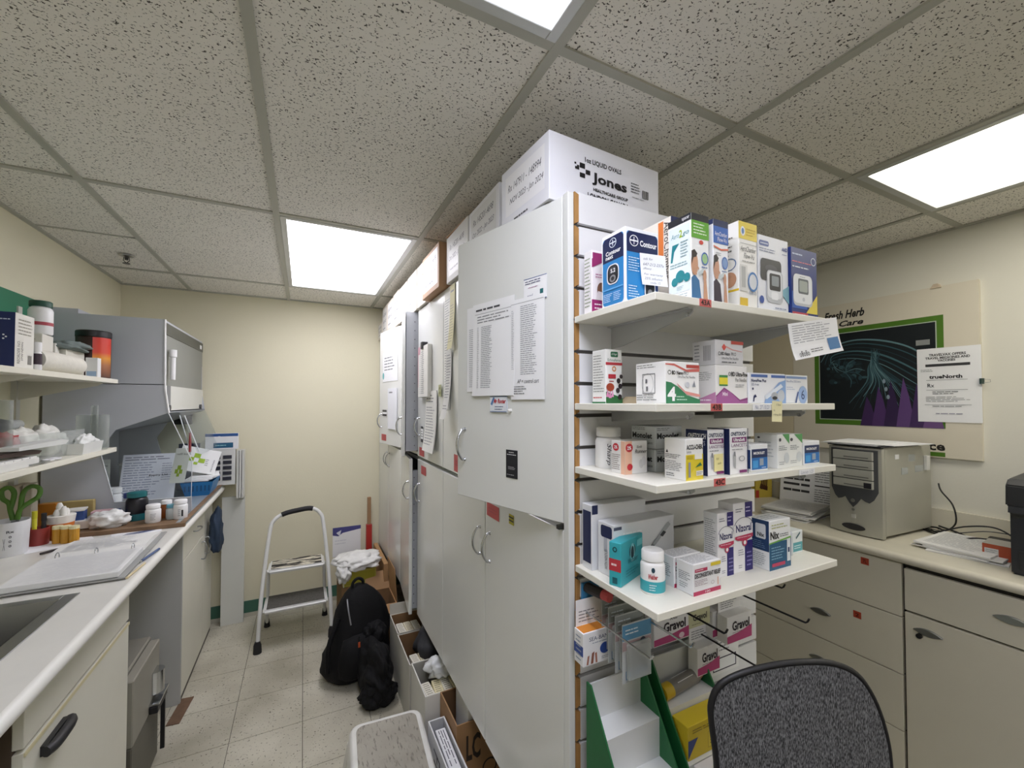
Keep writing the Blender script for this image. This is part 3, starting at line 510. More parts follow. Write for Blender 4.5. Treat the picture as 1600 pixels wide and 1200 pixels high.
carton('carton', 'white and purple shampoo carton, shorter of the pair on lowest shelf', 'box', (.824, .636), .052, .037, .142, zD, col='#eeeef1', left=[('l',.1,.1,.9,.9,24,'#9a9ca4')], front=nizoral())
carton('carton', 'white and purple shampoo carton, taller of the pair on lowest shelf', 'box', (.879, .637), .066, .04, .158, zD, col='#eeeef1', left=[('l',.1,.1,.9,.9,24,'#9a9ca4')], front=nizoral())
carton('carton', 'dark blue and white lice-treatment carton with a green line', 'box', (.965, .610), .082, .05, .114, zD, col='#eef0f0',
  left=[('r',0,.38,1,1,'#1e3c66'),rr(.35,.62,.85,.92,.06,.04,'#dfe4ea'),('t','Nix',.45,.66,.78,.74,K,'b'),('l',.1,.42,.9,.58,4,'#6a86ac'),('l',.1,.06,.9,.34,7,'#a4aab2')],
  front=[('r',0,0,1,.56,'#1d5a80'),('p',[(0,.56),(1,.62),(1,.585),(0,.53)],'#6fae4a'),('t','Nix',.05,.62,.45,.78,K,'b'),('l',.48,.64,.96,.72,2,'#55585e'),('l',.1,.82,.85,.94,2,'#b8bc84'),('l',.08,.2,.7,.48,5,'#8ab8d0'),('r',.8,.12,.96,.58,'#dfe6ea'),('r',.84,.3,.92,.4,'#1e3c66'),('r',.1,.07,.7,.14,'#b8365c')], top=[('l',.1,.2,.9,.8,3,'#aab0b4')])
carton('carton', 'small navy and grey carton right of the lice-treatment carton', 'box', (1.062, .645), .054, .04, .060, zD, col='#c9cdd4', front=[('r',0,.05,.85,.85,'#2c3854'),('l',.1,.3,.7,.7,3,'#a8b2c8')])
carton('carton', 'small white and teal carton at the right end of lowest shelf', 'box', (1.124, .65), .044, .04, .058, zD, col='#e2e8e8', front=[('r',.05,.1,.95,.5,'#5aa4ac'),('l',.15,.2,.85,.4,2,'#d6ecee'),('p',[(.3,.7),(.7,.95),(.75,.88),(.35,.64)],'#4a6a70')])
# ================================================================== hanging packs and display stands under the shelves
def hook(x, z, y1=.60, m=CHROME, label='', r=.0022, lip=.012):
    g = G().tube([(x, .842, z), (x, y1+.004, z), (x, y1, z+lip*.3), (x, y1-.004, z+lip)], r, m, 6).box(x-.008, x+.008, .836, .842, z-.012, z+.03, m)
    o = g.build('peg_hook'); return tag(o, label, 'hook', 'peg hooks under the shelves')
DK = mat('#2c2c2e', .4, .6)
hook(.606, 1.075, .615, CHROME, 'silver peg hook holding the orange wristband carton')
hook(.70, 1.082, .60, CHROME, 'silver peg hook holding the clear blister packs')
hook(.80, 1.085, .60, DK, 'dark peg hook in front of the pink tablet carton')
hook(1.02, 1.075, .56, DK, 'dark peg hook holding the rightmost pink-striped carton')
hook(.955, .955, .60, DK, 'dark peg hook holding the lower pink-striped carton')
hook(1.10, 1.098, .66, DK, 'short dark peg hook at the upper right under the lowest shelf')
def hangpack(label, x, y, z, w, h, d, tabh, front, col='#efeff0', group=None, name='hanging_carton', left=None, topcol=None):
    t = thing(name, label, 'box', (x, y, z), 0, group)
    G().box(0, w, 0, d, 0, h, mat(col, .45, var=.02)).build('carton', t, bevel=.001)
    if topcol: G().box(.003, w-.003, .003, d-.003, h, h+.0008, mat(topcol, .6)).build('open_top', t)
    G().box(.004, w-.004, d-.001, d, h, h+tabh, mat(col, .5)).build('hang_tab', t)
    draw('front_print', t, (0, 0, 0), (1, 0, 0), (0, 0, 1), w, h, front)
    if left: draw('side_print', t, (0, d, 0), (0, -1, 0), (0, 0, 1), d, h, left)
    draw('tab_print', t, (.004, d-.001, h), (1, 0, 0), (0, 0, 1), w-.008, tabh, [('l',.1,.1,.9,.6,4,'#8a8c92')])
    return t
def grav(): return [('r',0,.04,1,.3,'#b8487c'),('p',[(0,.3),(.5,.36),(1,.5),(1,.3),(0,.2)],'#b8487c'),('t','Gravol',.2,.45,.9,.8,'#26202c','b'),('l',.2,.36,.7,.42,1,'#a08a98')]
hangpack('white wristband carton with an orange open top on the left peg hook', .572, .79, .972, .085, .075, .035, .06,
  [('t','SEA-BAND',.2,.72,.95,.84,'#3a4a6c'),('l',.3,.62,.9,.68,1,'#8a94a8'),('e',.72,.42,.17,.17,'#2c4a94'),('p',[(.1,.05),(.16,.05),(.2,.32),(.14,.3)],'#a8705c'),('p',[(.24,.05),(.32,.05),(.36,.4),(.28,.36)],'#8c5846'),('p',[(.4,.05),(.46,.05),(.44,.36),(.38,.34)],'#a8705c'),('l',.6,.1,.9,.2,2,'#77808e')], topcol='#d98a32', left=[('r',0,.3,1,.6,'#2c4a94'),('l',.2,.1,.8,.9,6,'#9aa4b4')])
b = G().box(0, .05, 0, .004, 0, .13, mat('#3f86b8', .5)).build('header_card', None, (.60, .832, 1.01)); tag(b, 'blue header card hanging behind the wristband carton', 'card')
for i in range(4):
    t = thing('blister_pack', ['clear blister pack with a blue top, front of the row on the silver hook', 'clear blister pack second in the row on the silver hook', 'clear blister pack third in the row on the silver hook', 'clear blister pack last in the row, against the slatwall'][i], 'blister pack', (.618 + .004*i, .70 + .028*i, .968 + .006*i), 0, 'clear blister packs')
    G().box(0, .082, .012, .013, 0, .125, mat('#c3c7c8', .5)).build('backing_card', t)
    G().box(.008, .074, 0, .012, .008, .085, HAZY).build('blister', t, bevel=.004)
    draw('print', t, (0, .012, 0), (1, 0, 0), (0, 0, 1), .082, .125, [('r',0,.72,1,.98,'#5f94b8' if i == 0 else '#9aa09e'),('l',.1,.8,.7,.92,2,'#dfe8ee'),('r',.0,.55,1,.7,'#b09a9c'),('e',.7,.64,.1,.07,'#4a4c58'),('r',.1,.05,.9,.2,'#7c98b4')])  # rear packs have greyed headers, the shade put into their print
hangpack('white and pink tablet carton hanging on the dark hook below the lowest shelf', .742, .745, .995, .115, .068, .03, .035, [('r',0,.04,1,.26,'#b8487c'),('p',[(0,.26),(.5,.3),(1,.42),(1,.26)],'#b8487c'),('e',.78,.16,.08,.1,'#f0d6e2'),('t','Kids',.45,.8,.66,.92,'#4a4450','i'),('t','Gravol',.26,.42,.9,.76,'#26202c','b')])
hangpack('yellowish tablet carton hanging tilted behind the pink ones', .868, .76, 1.0, .085, .055, .03, .04, [('t','Gravol',.25,.3,.85,.6,'#3a3c34','b'),('l',.2,.1,.7,.2,1,'#8a8a6c')], col='#c9c9a4')
hangpack('white and pink tablet carton at the right end peg, top one', .985, .735, .945, .098, .07, .03, .045, grav())
hangpack('white and pink tablet carton at the right end peg, behind the top one', .972, .768, .950, .092, .068, .03, .045, grav())
hangpack('white and pink tablet carton on the lower dark hook beside the green stand', .905, .76, .872, .082, .07, .03, .05, grav())
hangpack('white and pink tablet carton high against the slatwall under the lowest shelf', .93, .80, 1.06, .09, .06, .025, .03, grav())
hangpack('white carton with a dark outline at the bottom right of the slatwall', 1.0, .80, .82, .12, .10, .03, .02, [('r',.1,.1,.9,.45,'#2a2c44'),('r',.13,.13,.87,.42,'#eceef0'),('l',.2,.6,.8,.9,3,'#8a8c92')])
b = G().cyl((0, 0, 0), .012, .05, mat('#2a2426', .5), 'y', 12).cyl((0, -.02, 0), .0115, .02, mat('#d0585c', .5), 'y', 12).build('marker', None, (.625, .785, 1.128), R(12)); tag(b, 'black tube with a pink end under the lowest shelf', 'tube')
# base deck that carries the stands
b = G().box(.587, 1.25, .50, .842, .44, .458, SHM).build('base_deck', bevel=.0015); tag(b, 'low white base deck below the green display stands', 'shelf')
G().box(.60, 1.24, .545, .842, 0, .44, LAM).build('deck_base', b)
GRN = mat('#1f6a3c', .5, var=.05); STP = mat('#dfe1e0', .5, var=.02)
def stair(label, x0, x1, zt, n=4):
    t = thing('display_stand', label, 'display stand', (0, 0, 0), 0, 'green stepped display stands')
    zb = .459; y = .80; rise = .088; run = .058
    for k in range(n + 1):
        z0 = zt - .085 - rise * k
        if z0 < zb: break
        yb = y - run * k
        G().box(x0+.004, x1-.004, yb-run, yb, z0-.004, z0, STP).build('step', t)
        G().box(x0+.004, x1-.004, yb-run-.003, yb-run, max(zb, z0-rise), z0, STP).build('riser', t)
    G().box(x0+.004, x1-.004, y, y+.004, zt-.086, zt, STP).build('back_panel', t)
    pts = [(y+.006, zb), (y+.006, zt+.004), (y-.01, zt+.004), (y-run*(n+.4)-.02, zt-.085-rise*n), (y-run*(n+.4)-.02, zb)]
    for x in (x0, x1-.004): G().prism(pts, 'x', x, x+.004, GRN).build('side_panel', t)
    return t
stair('empty green stepped display stand with white steps under the wristband carton', .592, .755, .922)
stair('green stepped display stand holding an injector tube and yellow cartons', .778, .945, .93)
t = thing('injector_tube', 'grey tube with a yellow cap lying on the upper step of green stand', 'tube', (.785, .765, .865), R(6))
G().cyl((0, 0, 0), .018, .03, mat('#c9a820', .4), 'x', 16).build('cap', t, smooth=40)
G().cyl((.03, 0, 0), .0175, .1, mat('#7a7672', .3, var=.1), 'x', 16).build('body', t, smooth=40)
G().cyl((.13, 0, 0), .016, .022, mat('#a8745c', .4), 'x', 16, r2=.011).build('tip', t, smooth=40)
G().box(.05, .11, -.0105, .0105, .0142, .0148, PAPER).build('label', t)
Y1 = [('r',0,0,1,1,'#d8be2a'),('r',.45,.12,.95,.62,'#b89a1e'),('r',.46,.14,.94,.6,'#e0c838'),('l',.5,.2,.9,.55,4,'#6a5c14'),('p',[(0,.05),(.22,.6),(0,.6)],'#243a7c'),('l',.1,.75,.9,.9,2,'#8a741c')]
carton('carton', 'yellow carton with a blue corner on the middle step of green stand', 'box', (.788, .690), .145, .046, .075, .757+.001, col='#d9c030', front=Y1)
carton('carton', 'small white and purple carton on the lower step of green stand', 'box', (.79, .632), .062, .045, .09, .670, col='#e6e4e8', front=[('r',.1,.1,.9,.7,'#7c2f6e'),('r',.3,.3,.8,.5,'#e6dce6'),('l',.2,.78,.8,.9,1,'#8a8a90')])
carton('carton', 'small white and navy carton beside the purple one on green stand', 'box', (.858, .632), .062, .045, .09, .670, col='#e4e6e8', front=[('r',.1,.1,.3,.9,'#2a3a5c'),('l',.4,.2,.9,.8,5,'#8a8c92')])

# ================================================================== right-hand counter
RCF = mat('#d6d1be', .4, var=.03, vs=3); RCB = mat('#2a2723', .7)
XC = 2.07; ZT = .985
g = G().box(XC+.018, XR-.008, -1.4, YB-.01, ZT-.036, ZT, mat('#d6d1bf', .35, var=.04, vs=12)); g.lathe([(.018, 0), (.018, YB+1.39)], mat('#d6d1bf', .35, var=.04, vs=12), seg=20, M=Matrix.Translation((XC+.018, -1.4, ZT-.018)) @ Matrix.Rotation(R(-90), 4, 'X'))
b = g.build('worktop', smooth=40); tag(b, 'beige laminate worktop with rounded edge along the right wall', 'worktop')
b2 = G().box(XR-.019, XR-.001, -1.4, YB-.01, ZT+.0005, ZT+.095, mat('#d6d1bf', .35, var=.04, vs=12)).build('splashback'); tag(b2, 'low beige splashback strip along the right wall behind the worktop', 'splashback')
def pull(parent, y, z, L=.085):
    g = G(); pts = []
    n = 9; prof = []
    for i in range(n):
        a = i/(n-1)*2-1; prof.append((y + a*L/2, z + .014*(1-a*a)))
    for i in range(n)[::-1]:
        a = i/(n-1)*2-1; prof.append((y + a*L/2, z - .012*(1-a*a)))
    q = prof[1:n-1] + prof[n+1:-1]
    g.prism([(p[0], p[1]) for p in [prof[0]] + prof[1:n-1] + [prof[n-1]] + prof[n+1:-1]], 'x', XC-.004, XC+.018, STEEL)
    return g.build('handle', parent, bevel=.0015)
def rbase(label, y0, y1, fronts):
    t = thing('base_cabinet', label, 'cabinet', (0, 0, 0), 0, 'right-hand base cabinets')
    G().box(XC+.042, XR-.012, y0, y1, .09, ZT-.037, RCB).box(XC+.10, XR-.012, y0, y1, 0, .09, RCB).build('carcass', t)
    for kind, z0, z1, hy, hz in fronts:
        d = G().box(XC+.022, XC+.041, y0+.003, y1-.003, z0, z1, RCF).build(kind, t, bevel=.001)
        if hy is not None:
            p = pull(d, hy, hz); p.location.x = .018
    return t
DR = [('drawer', .739, .945, 1.09, .865), ('drawer', .517, .735, 1.092, .632), ('drawer', .300, .513, 1.10, .417), ('drawer', .095, .296, 1.10, .2)]
r1 = rbase('beige drawer cabinet with red tags below the computer tower', .801, 1.401, DR)
r2 = rbase('beige cabinet with one drawer over a locked door below the printer', .197, .798, [('drawer', .772, .93, .52, .855), ('door', .095, .764, .728, .712)])
r3 = rbase('beige base cabinet hidden behind the slatwall end', 1.405, 2.40, [('door', .095, .93, 1.5, .7)])
r4 = rbase('beige base cabinet on the right nearest the camera', -.405, .194, [('drawer', .772, .93, -.1, .855), ('door', .095, .764, -.05, .712)])
G().cyl((XC+.012, .752, .692), .009, .012, BLACK, 'x', 12).build('lock', r2.children[2])
for ch, (yy, zz) in ((r1.children[1], (.922, .90)), (r1.children[2], (.952, .667))):
    sg = G().box(XC+.0212, XC+.022, yy-.014, yy+.014, zz, zz+.028, mat('#b0452c', .5)).build('sticker', ch)
    draw('sticker_print', sg, (XC+.0212, yy+.014, zz), (0, -1, 0), (0, 0, 1), .028, .028, [('t','7L' if zz > .8 else '2',.25,.2,.75,.75,'#5c1410','b')])
# computer tower
PCB = mat('#b4b3a6', .4, .2, var=.03); PCD = mat('#4a4c4e', .45, var=.03)
t = thing('computer_tower', 'grey-beige computer tower with dark front bezel on the right counter', 'computer', (2.205, .905, ZT), R(-3))
D_, W_, H_ = .40, .205, .392
G().box(.02, D_, 0, W_, .012, H_, PCB).build('case', t, bevel=.004, bseg=2)
yy = [0, W_]
g = G(); n = 10
pr = [(-.012 + .012*((i/n)*2-1)**2, W_*i/n) for i in range(n+1)] + [(.022, W_), (.022, 0)]
g.prism(pr, 'z', .005, H_-.004, PCB); g.build('front_panel', t, smooth=40)
def pcx(y): return -.012 + .012*((y/W_)*2-1)**2
gd = G(); M_ = 12
ys_ = [.012 + (W_-.024)*i/M_ for i in range(M_+1)]
lo = [.20, .165, .15, .155, .165, .14, .122, .14, .165, .155, .15, .165, .20]
vs = []
for y, z in zip(ys_, lo): vs += [(pcx(y)-.003, y, z), (pcx(y)-.003, y, H_-.012), (pcx(y)+.002, y, z), (pcx(y)+.002, y, H_-.012)]
fs = []
for i in range(M_): a = i*4; b_ = a+4; fs += [(a, a+1, b_+1, b_), (a, b_, b_+2, a+2), (a+1, a+3, b_+3, b_+1)]
fs += [(0, 2, 3, 1), (M_*4, M_*4+1, M_*4+3, M_*4+2)]
gd.add(vs, fs, PCD); bez = gd.build('bezel', t, smooth=40)
for k, (z0, z1) in enumerate(((.335, .372), (.295, .331), (.25, .291), (.212, .246))):
    dv = G().box(-.0195, .0, .026, W_-.026, z0, z1, mat('#b3b3a8', .4)).build('drive_bay', t, bevel=.0012)
    G().box(-.0203, -.019, .04, W_-.07, z0+.008, z0+.012, mat('#6c6c66', .5)).build('slot', dv)
G().box(-.0205, -.019, .03, .058, .214, .238, mat('#23232b', .4)).build('case_badge', t)
G().cyl((-.018, W_/2, .152), .008, .008, mat('#8c8c84', .3, .5), 'x', 14).build('power_button', t)
G().cyl((-.0155, W_/2, .112), .006, .004, mat('#7c7c74', .4), 'x', 12).build('badge', t)
G().box(-.0145, -.012, W_/2-.008, W_/2+.008, .074, .09, mat('#c8c8c0', .4)).build('logo_plate', t)
g = G(); g.lathe([(1, 0), (1, .003)], mat('#2c2c2e', .5), seg=20, M=Matrix.Translation((-.0135, W_/2, .035)) @ Matrix.Rotation(R(-90), 4, 'Y') @ Matrix.Diagonal((.014, .045, 1, 1))); g.build('vent', t)
for k, (x, z, w_, h_, a) in enumerate(((.10, .34, .03, .02, 0), (.21, .325, .05, .03, 0), (.15, .27, .05, .03, .1), (.26, .275, .07, .028, 0))):
    G().box(x, x+w_, -.0012, .0, z, z+h_, HAZY if k else PAPER).build('tape_scrap', t)
G().box(.335, .36, -.012, -.001, .28, .345, mat('#d8d8d4', .5)).build('paper_tag', t)
# folder and papers on the tower
b = G().box(0, .30, 0, .21, 0, .006, mat('#26282c', .5)).build('clipboard', None, (2.19, .90, ZT+H_+.001), R(-3), bevel=.002); tag(b, 'dark clipboard lying on top of the computer tower', 'clipboard')
for i, (dx, dy, rz_) in enumerate(((.0, .015, 3), (.04, -.03, -4), (.015, .0, 9))):
    b = G().box(0, .279, 0, .216, 0, .0022, PAPER).build('paper_sheet', None, (2.195+dx, .905+dy, ZT+H_+.0072+.0024*i), R(rz_-3)); tag(b, ['lowest paper sheet on the clipboard over the computer tower', 'middle paper sheet on the clipboard over the computer tower', 'topmost paper sheet on the clipboard over the computer tower'][i], 'paper', 'papers on the computer tower')
# paper stacks
def pstack(lab0, x, y, z, n, rz, w=.279, d=.216, seed=1, grp=None):
    rn = random.Random(seed)
    ords = ['lowest', 'second', 'third', 'fourth', 'fifth', 'sixth', 'seventh', 'topmost']
    for i in range(n):
        th = rn.uniform(.004, .009)
        nm = ords[-1] if i == n-1 else ords[i]
        b = G().box(-w/2, w/2, -d/2, d/2, 0, th, mat('#e6e6e4' if i % 2 else '#dcdcda', .7, var=.03)).build('paper_bundle', None, (x+rn.uniform(-.012, .012), y+rn.uniform(-.015, .015), z), R(rz+rn.uniform(-7, 7)), bevel=.0008)
        tag(b, nm + ' bundle of ' + lab0, 'paper', grp)
        if i == n-1: draw('print', b, (-w/2, d/2, th), (0, -1, 0), (1, 0, 0), d, w, [('l',.08,.1,.9,.92,16,'#b4b6b8')])
        z += th + .0006
pstack('loose papers left of the computer tower', 2.33, 1.32, ZT, 7, 8, seed=4, grp='papers left of the computer tower')
pstack('loose papers between the computer tower and the printer', 2.37, .70, ZT, 4, 4, seed=9, grp='papers right of the computer tower')
# things behind the left stack
b = carton('carton', 'yellow and red glove carton with a hand outline against the right wall', 'box', (2.50, 1.66), .12, .14, .21, ZT, rot=-14, col='#c9b24a', front=[('e',.5,.86,.48,.2,'#8c2a20'),('t','glove',.2,.84,.9,.95,'#e8dcc0','b'),('r',0,0,.2,.22,'#b03c2c')] + [('p',[(.3+.1*i,.25),(.38+.1*i,.25),(.42+.1*i,.62),(.36+.1*i,.64)],'#4a2c1c') for i in range(4)] + [('p',[(.22,.28),(.7,.2),(.72,.32),(.3,.42)],'#4a2c1c')])
bottle('jar', 'clear ribbed glass jar on the right counter behind the shelf', 2.42, 1.80, ZT, .032, .15, GLASS, BLACK, .2, cat='jar')
sheet('notice', 'printed notice leaning on the wall behind the loose papers', (2.575, 1.56, ZT+.002), (.12, -1, 0), (.1, 0, 1), .31, .22, [('t','— —— —',.08,.76,.4,.82,'#3a3a3c','b'),('t','—— —— —',.06,.6,.5,.66,'#3a3a3c','b'),('t','—— —',.06,.46,.5,.52,'#3a3a3c','b'),('t','—— —— ——',.06,.3,.5,.36,'#3a3a3c','b'),('r',.58,.5,.95,.53,'#26262a'),('l',.58,.1,.95,.44,6,'#8a8c8e'),('l',.58,.6,.95,.9,5,'#8a8c8e')], th=.001, cat='notice')
# printer
PB = mat('#1f2124', .4, var=.05); PB2 = mat('#2c2e33', .5, var=.05)
t = thing('printer', 'black laser printer on the right counter at the frame edge', 'printer', (2.175, .13, ZT), R(2))
G().prism([(.02, .0), (.02, .20), (.0, .23), (.0, .30), (.02, .315), (.38, .325), (.40, .30), (.40, 0)], 'y', 0, .41, PB2).build('body', t, bevel=.006, bseg=2)
G().prism([(-.012, .235), (-.006, .305), (.02, .325), (.36, .338), (.36, .318), (.02, .30), (.0, .235)], 'y', -.003, .413, PB).build('lid', t, bevel=.004, bseg=2)
cpn = G().prism([(-.018, .215), (-.014, .236), (.03, .236), (.03, .205)], 'y', .004, .406, PB).build('control_panel', t)
for k, (y, w_) in enumerate(((.33, .03), (.28, .02), (.24, .02), (.2, .02), (.12, .05))): G().box(-.019, -.0155, y, y+w_, .219, .231, mat('#c3c5c8', .4) if k < 1 else mat('#8c8e92', .4)).build('button', cpn)
G().box(.012, .021, .05, .36, .125, .18, mat('#0d0d0f', .6)).build('output_slot', t)
G().box(.012, .021, .02, .39, .02, .085, mat('#26282c', .5)).build('paper_tray', t, bevel=.003)
G().box(.06, .16, .25, .36, .3325, .3335, PAPER).build('label_sheet', t)
b = carton('carton', 'small orange-red and grey box beside the printer', 'box', (2.30, .565), .10, .075, .06, ZT, rot=5, col='#b4502f', left=[('r',.08,.08,.55,.75,'#d8d8d4'),('l',.12,.15,.5,.7,5,'#8a8c8e')], top=[('r',0,0,1,1,'#b0aca2')])
# cables
def cable(label, pts, r=.0032, m=BLACK):
    o = G().tube(smoothpath(pts, 7), r, m, 7).build('cable', smooth=60); return tag(o, label, 'cable', 'cables behind the computer')
cable('black cable rising from the plug behind the computer tower', [(2.62, .865, 1.20), (2.60, .85, 1.17), (2.56, .80, 1.12), (2.555, .79, 1.05), (2.60, .83, 1.0), (2.62, .87, .992)])
cable('black cable looping highest between computer and printer', [(2.60, .92, .992), (2.52, .84, 1.0), (2.54, .76, 1.04), (2.56, .68, 1.055), (2.55, .62, 1.03), (2.53, .58, .995)])
cable('black cable lying flat along the back of the right counter', [(2.56, .90, .990), (2.50, .82, .992), (2.52, .72, .992), (2.50, .62, .992), (2.54, .57, .992)])
cable('thin grey cable crossing the black ones on the right counter', [(2.60, .9, .99), (2.56, .8, 1.0), (2.58, .7, 1.03), (2.58, .6, 1.03), (2.56, .55, 1.0)], .002, mat('#3c3e40', .5))
cable('thick black cable coiled nearest the computer tower', [(2.61, .90, .995), (2.55, .84, 1.01), (2.50, .80, .995), (2.53, .74, .99), (2.57, .78, 1.0), (2.60, .86, 1.01)], .004)
cable('black cable arching low in front of the power adapter', [(2.58, .88, .99), (2.48, .78, .99), (2.46, .70, 1.02), (2.49, .62, 1.02), (2.53, .575, 1.0)], .003)
b = G().box(-.025, .025, -.035, .035, 0, .03, BLACK).build('power_adapter', None, (2.56, .66, ZT), R(12), bevel=.005); tag(b, 'black power adapter brick among the cables', 'adapter')
# poster boards and sheets on the right wall
PBG = mat('#dcd5c2', .55, var=.015)
t = G().box(2.636, XR-.0005, .727, 1.506, 1.318, 2.112, PBG).build('poster'); tag(t, 'large cream poster board with a dark flower picture and green border', 'poster')
PW, PH = 1.506-.727, 2.112-1.318
def pf(y, z): return ((1.506-y)/PW, (z-1.318)/PH)
def prr(y0, z0, y1, z1, c): a = pf(y0, z0); b_ = pf(y1, z1); return ('r', a[0], a[1], b_[0], b_[1], c)
ops = [prr(1.388, 1.452, .842, 1.978, '#4f7a22'), prr(1.365, 1.478, .866, 1.953, '#b9c4b4'), prr(1.361, 1.482, .870, 1.949, '#10181c')]
ops.append(('t', 'Fresh Herb', *pf(1.335, 2.03), *pf(1.145, 2.075), '#1c1a18', 'bi')); ops.append(('t', 'Care', *pf(1.262, 1.975+.012), *pf(1.15, 2.018), '#1c1a18', 'bi'))
ops.append(('t', 'rce', *pf(.925, 1.349), *pf(.845, 1.378), '#1c1a18', 'b')); ops.append(prr(.93, 1.322, .845, 1.342, '#4f7a22'))
ops.append(('t', 's', *pf(.925, 1.45), *pf(.905, 1.47), '#e8e8e0', 'b'))
cy_, cz_ = 1.10, 1.66
def ribbon(pts, wd, c):
    L = []; Rr = []
    for i, (y, z) in enumerate(pts):
        a = pts[max(i-1, 0)]; b_ = pts[min(i+1, len(pts)-1)]; dy, dz = b_[0]-a[0], b_[1]-a[1]; q = math.hypot(dy, dz) or 1
        s = wd * (1 - .6 * abs(2*i/(len(pts)-1) - 1)); L.append((y - dz/q*s, z + dy/q*s)); Rr.append((y + dz/q*s, z - dy/q*s))
    for i in range(len(pts)-1): ops.append(('p', [pf(*L[i]), pf(*L[i+1]), pf(*Rr[i+1]), pf(*Rr[i])], c))
rn = random.Random(3)
def curve(pts, wd, c, n=5): ribbon([(p.x, p.y) for p in smoothpath([(a, b_, 0) for a, b_ in pts], n)], wd, c)
TC = ['#5f8086', '#34545c', '#22383f', '#46686f', '#2a464d']
for k in range(6):      # arching stem
    o = .016*k
    curve([(1.355 - .02*k, 1.80 - o), (1.30, 1.875 - o), (1.20, 1.905 - o*1.2), (1.08, 1.89 - o*1.5), (.97, 1.845 - o*2), (.90, 1.78 - o*2), (.872 + .004*k, 1.72 - o*2)], [.0045, .003, .002][k % 3], TC[k % 5])
for k in range(22):     # fine veins fanning down from the heart
    q = k/21; y1 = 1.22 - .34*q; 
    curve([(1.10 + rn.uniform(-.02, .02), 1.83 + rn.uniform(-.02, .02)), (1.11 - .05*q + .02, 1.76), (1.14 - .14*q, 1.68), (y1, 1.58 + rn.uniform(-.05, .05))], rn.choice([.0014, .002, .003]), rn.choice(TC))
for k in range(46):     # dark fern cluster left of the heart
    a = rn.uniform(0, 6.28); q = rn.uniform(.01, .085)
    ops.append(('e', *pf(1.235 + q*math.cos(a)*1.1, 1.735 + q*math.sin(a)), rn.uniform(.01, .022), rn.uniform(.008, .018), rn.choice(['#1f3138', '#2b444b', '#182529', '#3a565c'])))
for k in range(9):
    a = R(30 + 26*k); curve([(1.235, 1.735), (1.235 + .05*math.cos(a), 1.735 + .05*math.sin(a)), (1.235 + .09*math.cos(a + .3), 1.735 + .085*math.sin(a + .3))], .002, TC[k % 5])
for k in range(6):
    y0 = 1.17 - .05*k; h = [.12, .17, .2, .21, .18, .12][k]
    ops.append(('p', [pf(y0, 1.452), pf(y0 - .075, 1.452), pf(y0 - .05, 1.484 + h*.6), pf(y0 - .03, 1.484 + h)], ['#3b2350', '#4b2f62', '#2f1c44', '#5c3f74', '#402858', '#6a4c7e'][k]))
for k in range(3):
    ops.append(('e', *pf(1.05 + .008*k, 1.60 + .04*k), .008, .014, '#8a9aa6'))
draw('poster_print', t, (2.636, 1.506, 1.318), (0, -1, 0), (0, 0, 1), PW, PH, ops)
b = G().box(2.638, XR-.0005, 1.508, 1.98, 1.25, 2.10, mat('#d3c8ab', .6, var=.02)).build('notice_board'); tag(b, 'plain tan board on the right wall beside the poster, behind the shelves', 'board')
sheet('notice', 'white printed notice about travel medicine clipped over the poster edge', (2.6335, .936, 1.482), (0, -1, 0), (0, 0, 1), .213, .343, [('t','TRAVELVAX OFFERS',.2,.89,.78,.925,'#2a2a2c','b'),('t','TRAVEL MEDICINES AND',.14,.85,.84,.882,'#2a2a2c','b'),('t','VACCINES',.34,.815,.62,.845,'#2a2a2c','b'),('r',.14,.75,.84,.785,'#3a3a3c'),('l',.06,.68,.3,.72,2,'#9a9c9e'),('t','trueNorth',.2,.585,.72,.635,'#26262a','b'),('r',.15,.565,.8,.569,'#77787a'),('t','Rx',.17,.47,.28,.52,'#33343a'),('r',.15,.43,.8,.434,'#55565a'),('l',.25,.37,.7,.42,2,'#66686c'),('l',.14,.27,.84,.35,4,'#a4a6a8'),('r',.12,.23,.85,.234,'#66686c'),('l',.25,.2,.75,.225,1,'#88898c'),('l',.3,.1,.88,.13,1,'#9999aa')], th=.001, cat='notice')
t = thing('binder_clip', 'black binder clip on the right edge of the travel notice', 'clip', (2.63, .722, 1.665))
G().prism([(-.012, -.001), (.006, -.006), (.006, .010), (-.012, .004)], 'z', -.012, .012, mat('#1f3a34', .4)).build('clip_body', t)
G().tube([(-.003, -.006, .008), (-.003, -.026, .005), (-.003, -.026, -.005), (-.003, -.006, -.008)], .0012, CHROME, 6).build('wire_handle', t)
b = G().box(2.6345, 2.6358, .89, .94, 1.845, 1.87, HAZY).build('tape'); tag(b, 'piece of clear tape above the travel notice', 'tape')
b = G().prism([(.845, 2.105), (.885, 2.105), (.872, 2.125), (.858, 2.125)], 'x', 2.63, 2.655, mat('#c9b8a0', .5)).build('adhesive_hook'); tag(b, 'small beige adhesive hook at the top edge of the poster', 'hook')
